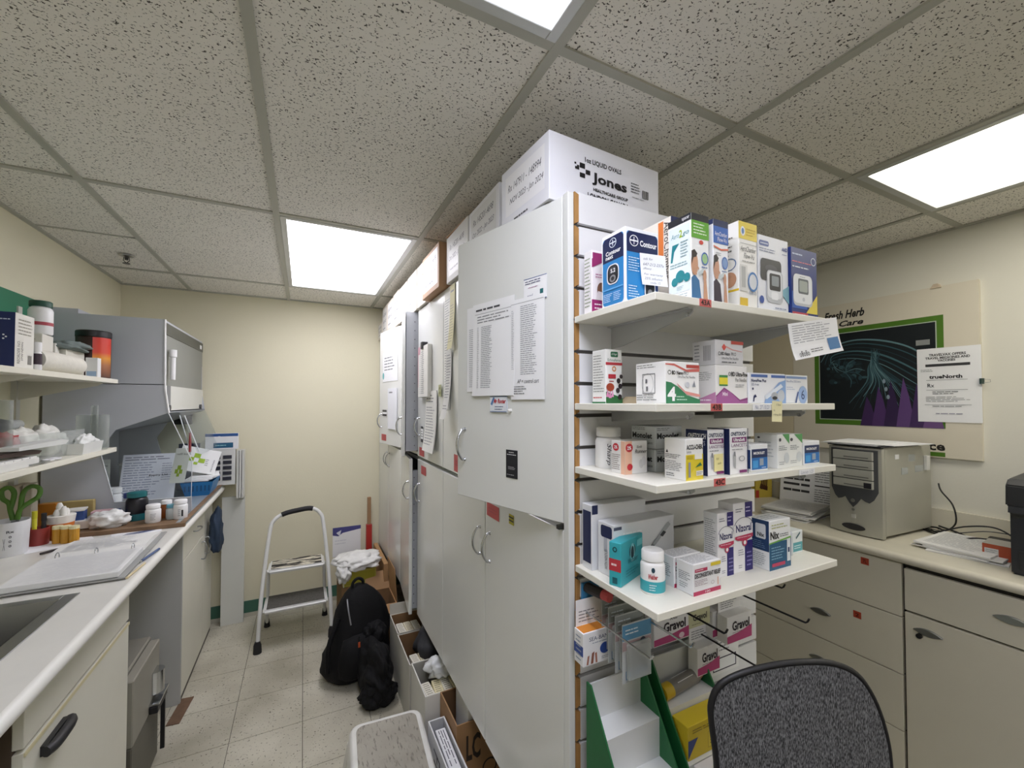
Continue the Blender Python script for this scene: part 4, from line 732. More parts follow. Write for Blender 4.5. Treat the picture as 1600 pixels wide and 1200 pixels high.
# office chair
def weave():
    m = bpy.data.materials.new('mesh_weave'); m.use_nodes = True; nt = m.node_tree; b = nt.nodes['Principled BSDF']; b.inputs['Roughness'].default_value = .8
    tc = nt.nodes.new('ShaderNodeTexCoord'); n = nt.nodes.new('ShaderNodeTexNoise'); mp = nt.nodes.new('ShaderNodeMapping'); mp.inputs['Scale'].default_value = (480, 480, 170)
    nt.links.new(tc.outputs['Object'], mp.inputs[0]); nt.links.new(mp.outputs[0], n.inputs['Vector']); n.inputs['Scale'].default_value = 1; n.inputs['Detail'].default_value = 2
    c = nt.nodes.new('ShaderNodeTexChecker'); c.inputs['Scale'].default_value = 520; nt.links.new(tc.outputs['Object'], c.inputs['Vector'])
    r = nt.nodes.new('ShaderNodeValToRGB'); r.color_ramp.elements[0].position = .36; r.color_ramp.elements[1].position = .7
    r.color_ramp.elements[0].color = (*lin('#232427'), 1); r.color_ramp.elements[1].color = (*lin('#85868a'), 1); nt.links.new(n.outputs[0], r.inputs[0])
    nt.links.new(r.outputs[0], b.inputs['Base Color'])
    bp = nt.nodes.new('ShaderNodeBump'); bp.inputs['Strength'].default_value = .6; bp.inputs['Distance'].default_value = .002; nt.links.new(c.outputs[1], bp.inputs['Height']); nt.links.new(bp.outputs[0], b.inputs['Normal'])
    return m
t = thing('office_chair', 'dark grey mesh-back office chair in the right foreground', 'chair', (.803, .46, 0), R(-20))
up = [(-.150, .93), (-.158, 1.0), (-.158, 1.035), (-.142, 1.067), (-.10, 1.088), (-.04, 1.10), (.02, 1.102), (.075, 1.094), (.122, 1.07), (.157, 1.025), (.182, .965), (.195, .90), (.195, .80), (.18, .72), (.12, .68), (-.07, .68), (-.125, .72), (-.145, .80)]
path = [(p.x, -.0 + .35*(p.x-.02)**2, p.z) for p in smoothpath([(a, 0, z) for a, z in up], 4, closed=True)]
G().tube(path, .0055, mat('#17171a', .5), 8, closed=True).build('back_frame', t, smooth=60)
g = G(); cx, cz = .02, .90; rings = [0, .25, .5, .75, .98]; vs = []; fs = []; n = len(path)
for k, q in enumerate(rings):
    for x, y, z in path: X_ = cx+(x-cx)*q; vs += [(X_, .35*(X_-.02)**2 - .004, cz+(z-cz)*q)]
for k in range(len(rings)-1):
    for i in range(n): j = (i+1) % n; fs.append((k*n+i, k*n+j, (k+1)*n+j, (k+1)*n+i))
m2 = [(a, b_+.006, c) for a, b_, c in vs]; o_ = len(vs)
fs2 = [tuple(i+o_ for i in f[::-1]) for f in fs]
rim = [((len(rings)-1)*n+i, (len(rings)-1)*n+(i+1) % n, o_+(len(rings)-1)*n+(i+1) % n, o_+(len(rings)-1)*n+i) for i in range(n)]
g.add(vs + m2, fs + fs2 + rim, weave()); g.build('mesh_back', t, smooth=60)
BP = mat('#1c1c1f', .5)
G().tube(smoothpath([(.02, .014, .80), (.02, .03, .62), (.02, .0, .48), (.02, -.12, .455)], 5), .018, BP, 8).build('back_bar', t, smooth=60)
gs = G(); gs.lathe([(.05, 0), (.215, .01), (.225, .03), (.21, .055), (.15, .065), (.001, .066)], mat('#2a2b2e', .85, var=.2, vs=60), (.02, -.24, .47), 28); gs.build('seat', t, smooth=50)
G().cyl((.02, -.24, .10), .026, .36, BP, seg=16).build('gas_column', t, smooth=40)
for k in range(5):
    a = R(72*k + 20); e = (.02 + .27*math.cos(a), -.24 + .27*math.sin(a))
    lg = G().tube([(.02, -.24, .10), (e[0], e[1], .068)], [.022, .014], BP, 8).build('base_leg', t, smooth=60)
    G().cyl((e[0]-.008, e[1], .027), .027, .016, mat('#101012', .5), 'x', 14).cyl((e[0]-.003, e[1], .05), .006, .03, BP, seg=8).build('caster', lg)
# ================================================================== left-hand counter
CX = -.49
CTM = mat('#dbdad2', .3, var=.035, vs=9); NOSE = mat('#e8e7e0', .28, var=.02)
Y0, Y1_ = .5, 3.565
SX0, SX1, SY0, SY1 = -1.02, -.625, 1.24, 1.745
g = G()
for a in ((XL, CX-.018, Y0, SY0), (XL, CX-.018, SY1, Y1_), (XL, SX0, SY0, SY1), (SX1, CX-.018, SY0, SY1)): g.box(*a, ZT-.036, ZT, CTM)
g.lathe([(.018, 0), (.018, Y1_-Y0)], NOSE, seg=20, M=Matrix.Translation((CX-.018, Y0, ZT-.018)) @ Matrix.Rotation(R(-90), 4, 'X'))
lt = g.build('worktop', smooth=40); tag(lt, 'white laminate worktop with rounded edge and cut-out sink along left wall', 'worktop')
# sink
t = thing('sink', 'stainless steel sink basin set into the left worktop', 'sink', (0, 0, 0))
g = G()
for a in ((SX0-.015, SX0+.02, SY0-.015, SY1+.015), (SX1-.02, SX1+.015, SY0-.015, SY1+.015), (SX0+.02, SX1-.02, SY0-.015, SY0+.02), (SX0+.02, SX1-.02, SY1-.02, SY1+.015)): g.box(*a, ZT, ZT+.003, STEEL)
g.build('rim', t, bevel=.001)
g = G(); a, b_, c, d_ = SX0+.02, SX1-.02, SY0+.02, SY1-.02
g.add([(a,c,ZT+.003),(b_,c,ZT+.003),(b_,d_,ZT+.003),(a,d_,ZT+.003),(a+.03,c+.03,ZT-.17),(b_-.03,c+.03,ZT-.17),(b_-.03,d_-.03,ZT-.17),(a+.03,d_-.03,ZT-.17)], [(0,1,5,4),(1,2,6,5),(2,3,7,6),(3,0,4,7),(4,5,6,7)], STEEL)
g.build('basin', t, fixn=False)
G().cyl(((a+b_)/2, (c+d_)/2, ZT-.1695), .04, .002, mat('#6c6e70', .3, 1.), seg=18).build('drain', t)
# base cabinets under the left counter
LF = mat('#dcdacb', .4, var=.03, vs=3); LXF = -.562
t = thing('base_cabinet', 'cream base cabinet below the sink with a black pull handle', 'cabinet', (0, 0, 0), 0, 'left-hand base cabinets')
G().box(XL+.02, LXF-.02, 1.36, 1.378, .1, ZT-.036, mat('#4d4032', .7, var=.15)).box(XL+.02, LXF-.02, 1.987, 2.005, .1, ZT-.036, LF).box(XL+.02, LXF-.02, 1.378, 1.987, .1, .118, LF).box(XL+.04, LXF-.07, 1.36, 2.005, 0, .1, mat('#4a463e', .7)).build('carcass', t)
G().box(LXF-.02, LXF, 1.362, 2.003, .785, ZT-.037, LF).build('drawer_front', t, bevel=.0012)
d = G().box(LXF-.02, LXF, 1.362, 2.003, .105, .775, LF).build('door', t, bevel=.0012)
G().box(LXF, LXF+.003, 1.362, 2.003, .766, .775, mat('#d8cfa6', .4)).build('edge_band', d)
g = G().tube(smoothpath([(LXF+.012, 1.425, .728), (LXF+.02, 1.45, .728), (LXF+.02, 1.52, .728), (LXF+.012, 1.545, .728)], 4), .013, mat('#1f1f22', .5), 10).box(LXF, LXF+.012, 1.43, 1.54, .716, .740, BLACK); g.build('handle', d, smooth=60)
t = thing('base_cabinet', 'cream base cabinet beyond the knee space with a cloth over its door', 'cabinet', (0, 0, 0), 0, 'left-hand base cabinets')
G().box(XL+.02, LXF-.02, 2.775, 3.56, .02, ZT-.036, LF).box(XL+.04, LXF-.004, 2.775, 3.56, 0, .02, mat('#5a564c', .7)).build('carcass', t)
dr = G().box(LXF-.019, LXF, 2.778, 3.28, .735, ZT-.045, LF).build('drawer', t, bevel=.0012)
d1 = G().box(LXF-.019, LXF, 2.778, 3.28, .03, .728, LF).build('door', t, bevel=.0012)
d2 = G().box(LXF-.019, LXF, 3.284, 3.558, .03, ZT-.045, LF).build('door', t, bevel=.0012)
def bowh(parent, y0, z0, y1, z1):
    pts = [(LXF, y0, z0), (LXF+.02, y0, z0), (LXF+.03, (y0+y1)/2, (z0+z1)/2), (LXF+.02, y1, z1), (LXF, y1, z1)]
    G().tube(smoothpath(pts, 4), .004, STEEL, 8).build('handle', parent, smooth=60)
bowh(dr, 3.0, .83, 3.1, .83); bowh(d1, 3.22, .60, 3.22, .70); bowh(d2, 3.33, .60, 3.33, .70)
# knee-space side panel and wall behind
b = G().box(XL+.01, LXF, 2.757, 2.774, 0, ZT-.036, mat('#b9bab6', .4, var=.02)).build('divider_board'); tag(b, 'grey partition board closing the far end of the knee space', 'panel')
# cloth
# far end board, organiser
b = G().box(CX-.02, -.372, 3.58, 3.6, 0, .90, mat('#d2d4cc', .4, var=.02)).build('end_board', bevel=.001); tag(b, 'pale board standing between the left counter end and back wall', 'board')
t = thing('slot_organizer', 'white organiser with rows of dark slots at the far counter end', 'organizer', (0, 0, 0))
G().box(-.585, -.425, 3.50, 3.56, 1.0, 1.245, mat('#d6d7d3', .45)).build('body', t, bevel=.002)
for r_ in range(5):
    for c_ in range(2):
        G().box(-.56+.065*c_, -.51+.065*c_, 3.494, 3.501, 1.035+.037*r_, 1.058+.037*r_, mat('#2b2d38', .6)).build('slot', t)
for i, x in enumerate((-.418, -.402, -.386)):
    b = G().box(x, x+.012, 3.52, 3.60, .90, 1.235, mat('#cfd0ca', .4)).build('upright_strip'); tag(b, ['white upright strip nearest the slot organiser', 'white upright strip between two others by the slot organiser', 'white upright strip farthest from the slot organiser'][i], 'strip', 'upright strips by the organiser')
# knee space unit and bits on the floor
t = thing('metal_unit', 'grey metal unit with a chrome fitting in the knee space under left counter', 'unit', (0, 0, 0))
G().box(-1.0, -.60, 2.06, 2.42, .0, .53, mat('#8d8a80', .45, .3, var=.05)).build('body', t, bevel=.006)
G().box(-.60, -.565, 2.075, 2.40, .27, .52, mat('#8f8c80', .45)).build('front_panel', t, bevel=.004); G().box(-.60, -.567, 2.075, 2.40, .02, .268, mat('#5a574e', .45)).build('front_panel', t, bevel=.004)
G().lathe([(.035, 0), (.035, .09)], CHROME, seg=20, M=Matrix.Translation((-.565, 2.33, .33))).build('chrome_drum', t, smooth=40)
G().box(-.565, -.535, 2.26, 2.40, .27, .30, BLACK).build('latch', t, bevel=.003); G().box(-.565, -.53, 2.26, 2.40, .305, .312, CHROME).build('trim_strip', t)
G().box(-.555, -.54, 2.385, 2.395, .04, .27, BLACK).build('bar', t)
b = G().box(0, .055, 0, .20, 0, .004, mat('#6d5440', .7, var=.15, vs=30)).build('floor_scrap', None, (-.585, 2.60, .0005), R(-6)); tag(b, 'loose brown piece of board on the floor by the left cabinet', 'board')
b = G().lathe([(.001, 0), (.16, .01), (.20, .12), (.19, .35), (.21, .5), (.17, .66), (.09, .72), (.001, .74)], mat('#121214', .35, var=.2, vs=20, bump=.6, bs=14), seg=24).build('waste_bag', None, (-.80, 1.1, 0), smooth=60); tag(b, 'black bin bag in the dark opening left of the sink cabinet', 'bag')
# ---- wall shelves
LSM = mat('#e9e6d6', .4, var=.02)
def wshelf(z, label):
    t = thing('wall_shelf', label, 'shelf', (0, 0, 0), 0, 'left wall shelves')
    G().box(XL+.02, -.80, .9, 2.65, z-.02, z, LSM).build('shelf_board', t, bevel=.0012)
    for y in (1.3, 1.95, 2.52): G().prism([(XL, z-.021), (XL, z-.10), (XL+.02, z-.10), (-.83, z-.035), (-.81, z-.021)], 'y', y, y+.004, mat('#d8d6ca', .4)).build('bracket', t)
wshelf(1.683, 'upper white wall shelf on the left, under the navy carton')
wshelf(1.358, 'lower white wall shelf on the left, under the glassware')
for i, y in enumerate((1.3, 1.95, 2.52)):
    b = G().box(XL, XL+.018, y-.012, y+.016, 1.05, 1.98, mat('#d0cfc4', .4)).build('shelf_standard'); tag(b, ['white slotted shelf rail nearest the camera', 'white slotted shelf rail in the middle of the left wall', 'white slotted shelf rail beside the grey hood'][i], 'rail', 'left wall shelf rails')
zU, zL = 1.6835, 1.3585
# green sign
b = G().box(XL, XL+.012, 1.4, 2.74, 1.80, 2.035, mat('#2f7d5c', .55, var=.05)).build('wall_sign'); tag(b, 'dark green board on the left wall above the upper shelf', 'sign')
# ---- upper shelf things
c_ = G().box(-.22, 0, 0, .105, 0, .175, mat('#e8e6dc', .5, var=.02)).build('carton', None, (-.82, 1.886, zU), 0, bevel=.001); tag(c_, 'navy-fronted carton with a cream side on the upper left shelf', 'box')
draw('front_print', c_, (-.22, 0, 0), (1, 0, 0), (0, 0, 1), .22, .175, [('r',0,0,1,1,'#15245a'),('l',.7,.84,.95,.9,1,'#c8d0e4')] + [('e',.86+.05*math.cos(a),.55+.04*math.sin(a),.012,.014,'#e6eaf4') for a in (0,1.05,2.1,3.14,4.19,5.24)])
draw('side_print', c_, (0, 0, 0), (0, 1, 0), (0, 0, 1), .105, .175, [('t','REORDER NO.',.12,.08,.26,.5,'#4a463e','v'),('t','5TW NEWH',.32,.14,.42,.48,'#4a463e','v'),('r',.68,.08,.86,.25,'#3a3a38'),('r',.71,.08,.73,.25,'#e8e6dc'),('r',.78,.08,.80,.25,'#e8e6dc'),('l',.15,.6,.9,.92,5,'#a9a598')])
bottle('dropper_bottle', 'slim white bottle with a dark label beside the navy carton', -.818, 2.008, zU, .0115, .095, BW, BW, .35, band=(.3, .9, mat('#3c2c38', .4)))
bottle('pill_bottle', 'large white tub with a red stripe and green lid on the upper left shelf', -.90, 2.225, zU+.147, .034, .127, BW, mat('#24503f', .5), .18, band=(.32, .44, mat('#b0444e', .4)))
b = carton('carton', 'white folded carton under the red-striped tub', 'box', (-.985, 2.155), .115, .105, .145, zU, rot=6, col='#e3e1d6', front=[('l',.5,.6,.9,.9,3,'#aaa798')])
b = carton('carton', 'white square carton beside the red-striped tub', 'box', (-.985, 2.285), .10, .05, .125, zU, rot=8, col='#e4e2d8')
t = thing('paper_roll', 'roll of white paper towel lying on the upper left shelf', 'paper roll', (-.843, 2.03, zU+.0385))
G().lathe([(.014, 0), (.038, 0), (.038, .31), (.014, .31)], mat('#e0ddd0', .85, var=.04, vs=40, bump=.2), seg=26, M=Matrix.Rotation(R(-90), 4, 'X')).build('roll', t, smooth=40)
G().lathe([(.001, -.001), (.014, -.001), (.014, .311), (.001, .311)], mat('#4a4036', .8), seg=18, M=Matrix.Rotation(R(-90), 4, 'X')).build('core', t, smooth=40)
b = carton('carton', 'flat white carton under the grey cloth on the upper left shelf', 'box', (-1.0, 2.355), .125, .16, .108, zU, col='#dcdacc')
def lump(name, label, c, rx, ry, rz, col, cat, seed=1, amp=.3, rough=.85, fr=2.2, sub=4, bump=0):
    bm = bmesh.new(); bmesh.ops.create_icosphere(bm, subdivisions=sub, radius=1)
    for v in bm.verts:
        p = v.co.copy(); q = 1 + amp * mnoise.fractal(p * fr + Vector((seed*3.7, seed, 0)), 1.0, 2.0, 3)
        v.co = Vector((p.x * rx * q, p.y * ry * q, p.z * rz * q))
        if v.co.z < -rz * .72: v.co.z = -rz * .72
    me = bpy.data.meshes.new(name); bm.to_mesh(me); bm.free(); me.materials.append(mat(col, rough, var=.1, vs=20, bump=bump, bs=30)); me.shade_smooth()
    o = bpy.data.objects.new(name, me); C.objects.link(o); o.location = (c[0], c[1], c[2] + rz*.72); return tag(o, label, cat)
lump('cloth', 'dark blue cloth hanging over the far left cabinet door', (-.512, 3.40, .585), .037, .075, .165, '#2a3a4e', 'cloth', 23, .3, .85, 1.8)
lump('cloth', 'crumpled grey-green cloth draped over a flat carton', (-.90, 2.44, zU+.108), .06, .115, .024, '#6f7a76', 'cloth', 3, .35)
b = carton('carton', 'small white and pale blue carton standing beside the red canister', 'box', (-.852, 2.46), .04, .035, .085, zU, col='#e9eae8', front=[('r',.1,.05,.9,.3,'#9ab4d0')])
t = thing('canister', 'tall black and red flame-coloured canister on the upper left shelf', 'canister', (-.868, 2.583, zU))
G().lathe([(.058, 0), (.06, .003), (.06, .185), (.058, .188)], mat('#3a2620', .4, var=.15), seg=28).build('body', t, smooth=40)
G().lathe([(.0615, .188), (.0615, .212), (.058, .216), (.001, .216)], mat('#1c1a1a', .4), seg=28).build('lid', t, smooth=40)
def flame():
    m = bpy.data.materials.new('flame_label'); m.use_nodes = True; nt = m.node_tree; b = nt.nodes['Principled BSDF']; b.inputs['Roughness'].default_value = .35
    tc = nt.nodes.new('ShaderNodeTexCoord'); sx = nt.nodes.new('ShaderNodeSeparateXYZ'); nt.links.new(tc.outputs['Generated'], sx.inputs[0])
    r = nt.nodes.new('ShaderNodeValToRGB'); nt.links.new(sx.outputs[2], r.inputs[0]); e = r.color_ramp.elements
    e[0].position = .0; e[0].color = (*lin('#5c3a28'), 1); e[1].position = 1; e[1].color = (*lin('#d0382c'), 1)
    for p, c in ((.3, '#a86a44'), (.48, '#e0962e'), (.62, '#d8462e')): q = e.new(p); q.color = (*lin(c), 1)
    nt.links.new(r.outputs[0], b.inputs['Base Color']); return m
g = G(); vs = []; fs = []
for z in (.004, .184):
    for i in range(9): a = R(-75 + 75*i/8); vs.append((.0606*math.cos(a), .0606*math.sin(a), z))
for i in range(8): fs.append((i, i+1, i+10, i+9))
g.add(vs, fs, flame()); g.build('label', t, smooth=60, fixn=False)
# ---- lower shelf things
t = thing('pill_tray', 'long white weekly pill tray with lidded compartments on the lower left shelf', 'pill tray', (-.812, 1.62, zL))
G().box(-.09, 0, 0, .40, 0, .026, mat('#e6e6e0', .4)).build('tray', t, bevel=.0015)
for i in range(9):
    for j in range(2): G().box(-.084+.042*j, -.046+.042*j, .006+.044*i, .044+.044*i, .026, .031, mat('#eeeee9', .4)).build('lid', t, bevel=.001)
def tub(name, label, x, y, w, d, h, m, flare=.012, z=zL, cat='tub'):
    t = thing(name, label, cat, (x, y, z))
    g = G(); T = .003
    o = [(-w/2, -d/2), (w/2, -d/2), (w/2, d/2), (-w/2, d/2)]
    def ring(s, z_): return [(a + (s if a > 0 else -s), b_ + (s if b_ > 0 else -s), z_) for a, b_ in o]
    vs = ring(-flare, 0) + ring(0, h) + ring(-T, h) + ring(-flare-T, T)
    fs = [(3,2,1,0)] + [(i, (i+1) % 4, 4+(i+1) % 4, 4+i) for i in range(4)] + [(4+i, 4+(i+1) % 4, 8+(i+1) % 4, 8+i) for i in range(4)] + [(8+i, 8+(i+1) % 4, 12+(i+1) % 4, 12+i) for i in range(4)] + [(12, 13, 14, 15)]
    g.add(vs, fs, m); g.build('tub_wall', t)
    return t
tb = tub('plastic_tub', 'clear plastic tub of loose white and red packets on the lower left shelf', -.912, 2.20, .135, .50, .10, CLEAR)
for k, (y, x, c, rx, ry, rz, lab) in enumerate(((2.02, -.905, '#9c2b2b', .045, .06, .06, 'red packet in the clear plastic tub'), (2.15, -.915, '#d8d8cf', .047, .065, .065, 'crumpled white bag in the clear tub, middle'), (2.285, -.912, '#dcdcd4', .047, .06, .068, 'rounded white bag in the clear tub, right end'), (2.39, -.92, '#cfd2cc', .04, .04, .05, 'small pale packet at the far end of the clear tub'))):
    lump('packet', lab, (x, y, zL+.006), rx, ry, rz, c, 'packet', k+4, .3, .5)
b = G().prism([(0, .006), (.20, .0), (.215, .010), (.16, .018), (.0, .016)], 'x', 0, .02, mat('#3b2620', .5, var=.15)).build('spatula', None, (-.85, 1.84, zL+.036), R(-3)); tag(b, 'dark brown spatula handle resting across the pill tray', 'spatula')
b = G().prism([(0, .0), (.27, .0), (.29, .012), (.25, .02), (.0, .012)], 'x', 0, .05, mat('#d6d8d4', .4)).build('plastic_sleeve', None, (-.86, 1.90, zL+.058), R(-2)); tag(b, 'white plastic sleeve lying above the brown spatula', 'sleeve')
t = thing('scissors', 'scissors with small white finger rings at the shelf front', 'scissors', (-.822, 2.10, zL+.006))
for k in (0, 1): G().tube([(.012*math.cos(a), .05*k + .02*math.sin(a), 0) for a in [R(36*i) for i in range(10)]], .004, mat('#e6e6e6', .4), 8, closed=True).build('finger_ring', t, smooth=60)
G().prism([(0, -.03), (.01, -.14), (.016, -.14), (.014, -.02)], 'z', -.002, .002, STEEL).build('blade', t)
t = thing('squeeze_bottle', 'dark bottle with a clear neck lying behind the plastic tub', 'bottle', (-1.03, 2.02, zL+.125))
G().lathe([(.02, 0), (.026, .02), (.028, .26), (.022, .3)], mat('#1b1c2c', .35), seg=18, M=Matrix.Rotation(R(-90), 4, 'X')).build('body', t, smooth=40)
G().lathe([(.02, .3), (.02, .38), (.012, .40)], HAZY, seg=18, M=Matrix.Rotation(R(-90), 4, 'X')).build('neck', t, smooth=40)
b = G().box(-.045, .04, 0, .36, 0, .096, mat('#9b9a90', .6)).build('carton', None, (-1.032, 2.03, zL), bevel=.001); tag(b, 'grey carton behind the clear plastic tub under the dark bottle', 'box')
def vessel(name, label, x, y, r, h, z=zL, m=GLASS, cat='glassware'):
    return tag(G().lathe([(r*.9, 0), (r, .006), (r, h), (r+.003, h+.002), (r-.002, h), (r-.003, .008), (.001, .006)], m, seg=24).build(name, None, (x, y, z), smooth=50), label, cat)
vessel('glass_beaker', 'large clear glass beaker at the far end of the lower left shelf', -.862, 2.575, .056, .155)
vessel('measuring_cylinder', 'narrow clear measuring cylinder standing inside the large beaker', -.862, 2.59, .013, .19, zL+.008)
vessel('glass_jar', 'tall clear glass jar at the left frame edge on the lower shelf', -.87, 1.93, .03, .185, zL+.034)
t = tub('plastic_tub', 'white trough-shaped tray in front of the glass beaker', -.838, 2.415, .07, .19, .045, mat('#e2e3de', .4), .006, cat='tray')
lump('packet', 'crumpled white plastic wrap in the trough-shaped tray', (-.838, 2.43, zL+.008), .028, .075, .04, '#e4e6e2', 'wrap', 12, .4, .4)
# ---- laminar-flow hood
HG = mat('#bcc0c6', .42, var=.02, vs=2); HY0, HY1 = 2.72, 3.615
t = thing('fume_hood', 'large grey bench-top hood with acrylic side window at the far left', 'hood', (0, 0, 0))
HX = XL+.012
top = [(HX, 1.27), (HX, 2.0), (-.644, 2.0), (-.64, 1.647), (-.622, 1.519), (-.828, 1.437)]
low = [(HX, 1.005), (HX, 1.27), (-.885, 1.335), (-.826, 1.083), (-.521, 1.08), (-.519, 1.005)]
for y in (HY0, HY1-.012):
    G().prism([(HX, 1.666), (HX, 2.0), (-.644, 2.0), (-.6402, 1.666)], 'y', y, y+.012, HG).build('side_panel', t)
    G().prism([(HX, 1.27), (HX, 1.662), (-.6405, 1.662), (-.64, 1.647), (-.622, 1.519), (-.828, 1.437), (-.885, 1.335)], 'y', y, y+.012, HG).build('side_panel', t)
    G().prism(low, 'y', y, y+.012, HG).build('side_panel', t)
    G().prism([(-.828, 1.437), (-.622, 1.519), (-.548, 1.335), (-.52, 1.267), (-.521, 1.08), (-.826, 1.083), (-.885, 1.335)], 'y', y+.004, y+.008, ACRYL).build('side_window', t)
ED = mat('#e4e8ea', .3)
G().tube([(-.883, HY0, 1.333), (-.826, HY0, 1.083), (-.521, HY0, 1.08), (-.52, HY0, 1.267), (-.548, HY0, 1.335), (-.622, HY0, 1.519)], .0022, ED, 6).build('window_edge', t)
G().prism([(-.644, 2.0), (-.64, 1.647), (-.622, 1.519), (-.6175, 1.519), (-.6355, 1.648), (-.6395, 2.0)], 'y', HY0-.004, HY0+.012, mat('#f0f1f1', .35)).build('edge_trim', t)
G().box(HX, -.646, HY0+.012, HY1-.012, 1.99, 2.0, HG).build('roof', t)
G().box(HX, -.99, HY0+.05, HY1-.05, 2.0, 2.03, HG).build('roof_duct', t)
G().box(HX, HX+.01, HY0+.012, HY1-.012, 1.005, 1.99, HG).build('back_panel', t)
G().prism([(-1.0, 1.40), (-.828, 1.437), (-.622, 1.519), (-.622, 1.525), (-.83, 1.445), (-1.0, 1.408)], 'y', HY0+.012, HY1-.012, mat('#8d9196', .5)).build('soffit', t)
fp = G().box(-.652, -.642, HY0+.012, HY1, 1.66, 1.985, mat('#8b8d86', .55, var=.02)).build('front_panel', t)
G().box(-.6425, -.6385, HY0+.012, HY1-.004, 1.925, 1.985, mat('#56574f', .5)).build('header_strip', fp)
G().box(-.6385, -.637, HY1-.10, HY1-.05, 1.94, 1.965, PAPER).build('name_plate', fp)
G().box(-.648, -.636, HY0+.012, HY1, 1.53, 1.66, mat('#d6d7d0', .4, var=.02)).build('lower_panel', t)
for y in (HY0+.05, HY1-.1): G().cyl((-.636, y, 1.545), .014, .012, mat('#4a4c4e', .5), 'x', 12).build('knob', t)
G().box(-.64, -.634, HY0+.03, HY0+.09, 1.53, 1.66, mat('#7c7e80', .5)).build('clip_plate', t)
bt = G().lathe([(.001, 0), (.012, .002), (.012, .12), (.017, .123), (.017, .16), (.001, .162)], mat('#e9e9e8', .4), (-.62, HY0+.06, 1.69), 14).build('lamp_switch', t, smooth=40)
G().prism([(-.622, 1.52), (-.528, 1.272), (-.524, 1.274), (-.618, 1.522)], 'y', HY0+.2, HY1-.02, ACRYL).build('sash', t)
# near sash stays and red strip
for k, (x0, x1) in enumerate(((-.628, -.578), (-.60, -.535))):
    G().tube([(x0, HY0+.25-.03*k, 1.50), (x1, HY0+.28-.03*k, 1.27 + .02*k)], .003, ED, 6).build('sash_stay', t)
G().box(-.583, -.577, HY0+.245, HY0+.275, 1.29, 1.40, mat('#9c2c34', .4)).build('red_strip', t)
# ---- board and things on the counter
WD = mat('#7c6248', .55, var=.2, vs=18)
b = G().box(HX+.12, -.500, 2.50, 3.53, ZT+.0006, ZT+.015, mat('#8c99a2', .35, var=.03)).build('work_board', bevel=.002); tag(b, 'grey-blue work board with brown wooden edges under the hood', 'board')
G().box(HX+.12, -.498, 2.478, 2.50, ZT+.0006, ZT+.018, WD).build('edge_strip', b); G().box(-.52, -.497, 2.50, 3.53, ZT+.015, ZT+.019, WD).build('edge_strip', b); G().box(-.96, -.54, 2.50, 2.715, ZT+.015, ZT+.0155, WD).build('edge_strip', b)
zW = ZT + .0156
bottle('pill_bottle', 'large black bottle with a teal base and cap in front of the hood', -.725, 2.665, zW, .042, .135, mat('#17161c', .35), mat('#1f6c70', .4), .18, band=(.02, .3, mat('#1c6066', .4)))
bottle('pill_bottle', 'small white bottle with blue cap behind the black bottle', -.79, 2.80, zW, .028, .11, BW, mat('#3a4fa0', .4), .22)
bottle('pill_bottle', 'white pill bottle directly right of the black bottle', -.640, 2.575, zW, .030, .085, BW, BW, .22, ops=[('l',.1,.2,.9,.7,5,'#9a9ca0')])
bottle('pill_bottle', 'amber vial with a white cap between the two white bottles', -.608, 2.655, zW, .024, .085, mat('#8a4a1c', .3), BW, .22)
bottle('pill_bottle', 'pale bottle with a light blue cap beside the amber vial', -.578, 2.61, zW, .022, .07, mat('#b9c0be', .3), mat('#5a9aac', .4), .22)
bottle('pill_bottle', 'white pill bottle with a black barcode, at the counter edge', -.540, 2.60, zW, .029, .092, BW, BW, .2, ops=[('r',.62,.2,.9,.62,'#2a2a2c'),('l',.1,.2,.5,.7,4,'#8a8c90')])
lump('plastic_bag', 'crumpled white plastic bag on the left counter before the hood', (-.80, 2.575, zW), .075, .05, .042, '#e8e9e6', 'bag', 21, .35, .4, 2.6)
# jars etc under the hood
bottle('jar', 'white ointment jar with grey base behind the acrylic window', -.905, 2.95, zW, .038, .118, BW, BW, .22, band=(.02, .35, mat('#8c98a6', .4)), capr=1.03, cat='jar')
bottle('jar', 'low white jar beside the tall ointment jar', -.828, 2.94, zW, .038, .04, BW, BW, .45, capr=1.03, cat='jar')
sheet('form_sheet', 'large handwritten form on a clipboard leaning inside the hood', (-.93, 3.10, zW+.01), (.99, .05, 0), (.03, .22, .97), .25, .265, [('l',.04,.86,.96,.96,2,'#77788a'),('l',.04,.1,.7,.84,14,'#9ca2b4'),('l',.72,.4,.96,.8,8,'#a4a8b8'),('t','Expiry List',.5,.5,.85,.55,'#44464e','b')], th=.004, cat='paper', col='#e4e6ee')
for k, (x, lab) in enumerate(((-1.02, 'white leaflet with a lime cross mark, left of the form'), (-.685, 'white leaflet with a lime cross mark, right of the form'))):
    sheet('leaflet', lab, (x, 3.06 - .03*k, zW+.06 + .05*k), (.97, -.2, 0), (.12 if k else -.05, .2, .97), .075, .2, [('t','refill line',.15,.8,.85,.86,'#55584a'),('r',.35,.38,.6,.5,'#9cb82e'),('r',.22,.27,.44,.39,'#9cb82e'),('r',.5,.26,.72,.38,'#9cb82e'),('r',.38,.18,.56,.27,'#9cb82e')], col='#e9ebe0')
b = G().box(0, .24, 0, .16, 0, .19, mat('#a3a59d', .5, var=.05)).build('drawer_box', None, (-1.0, 3.35, zW), bevel=.003); tag(b, 'grey translucent drawer box behind the form in the hood', 'box')
G().box(-.005, .245, -.005, .165, .19, .2, mat('#b9bab2', .5)).build('lid', b)
carton('carton', 'white carton with a dark red end on the grey drawer box', 'box', (-.985, 3.37), .14, .06, .032, zW+.202, rot=8, col='#e4e2dc', front=[('r',.68,0,.76,1,'#9c2c30'),('l',.1,.3,.6,.7,2,'#8a8c8e')])
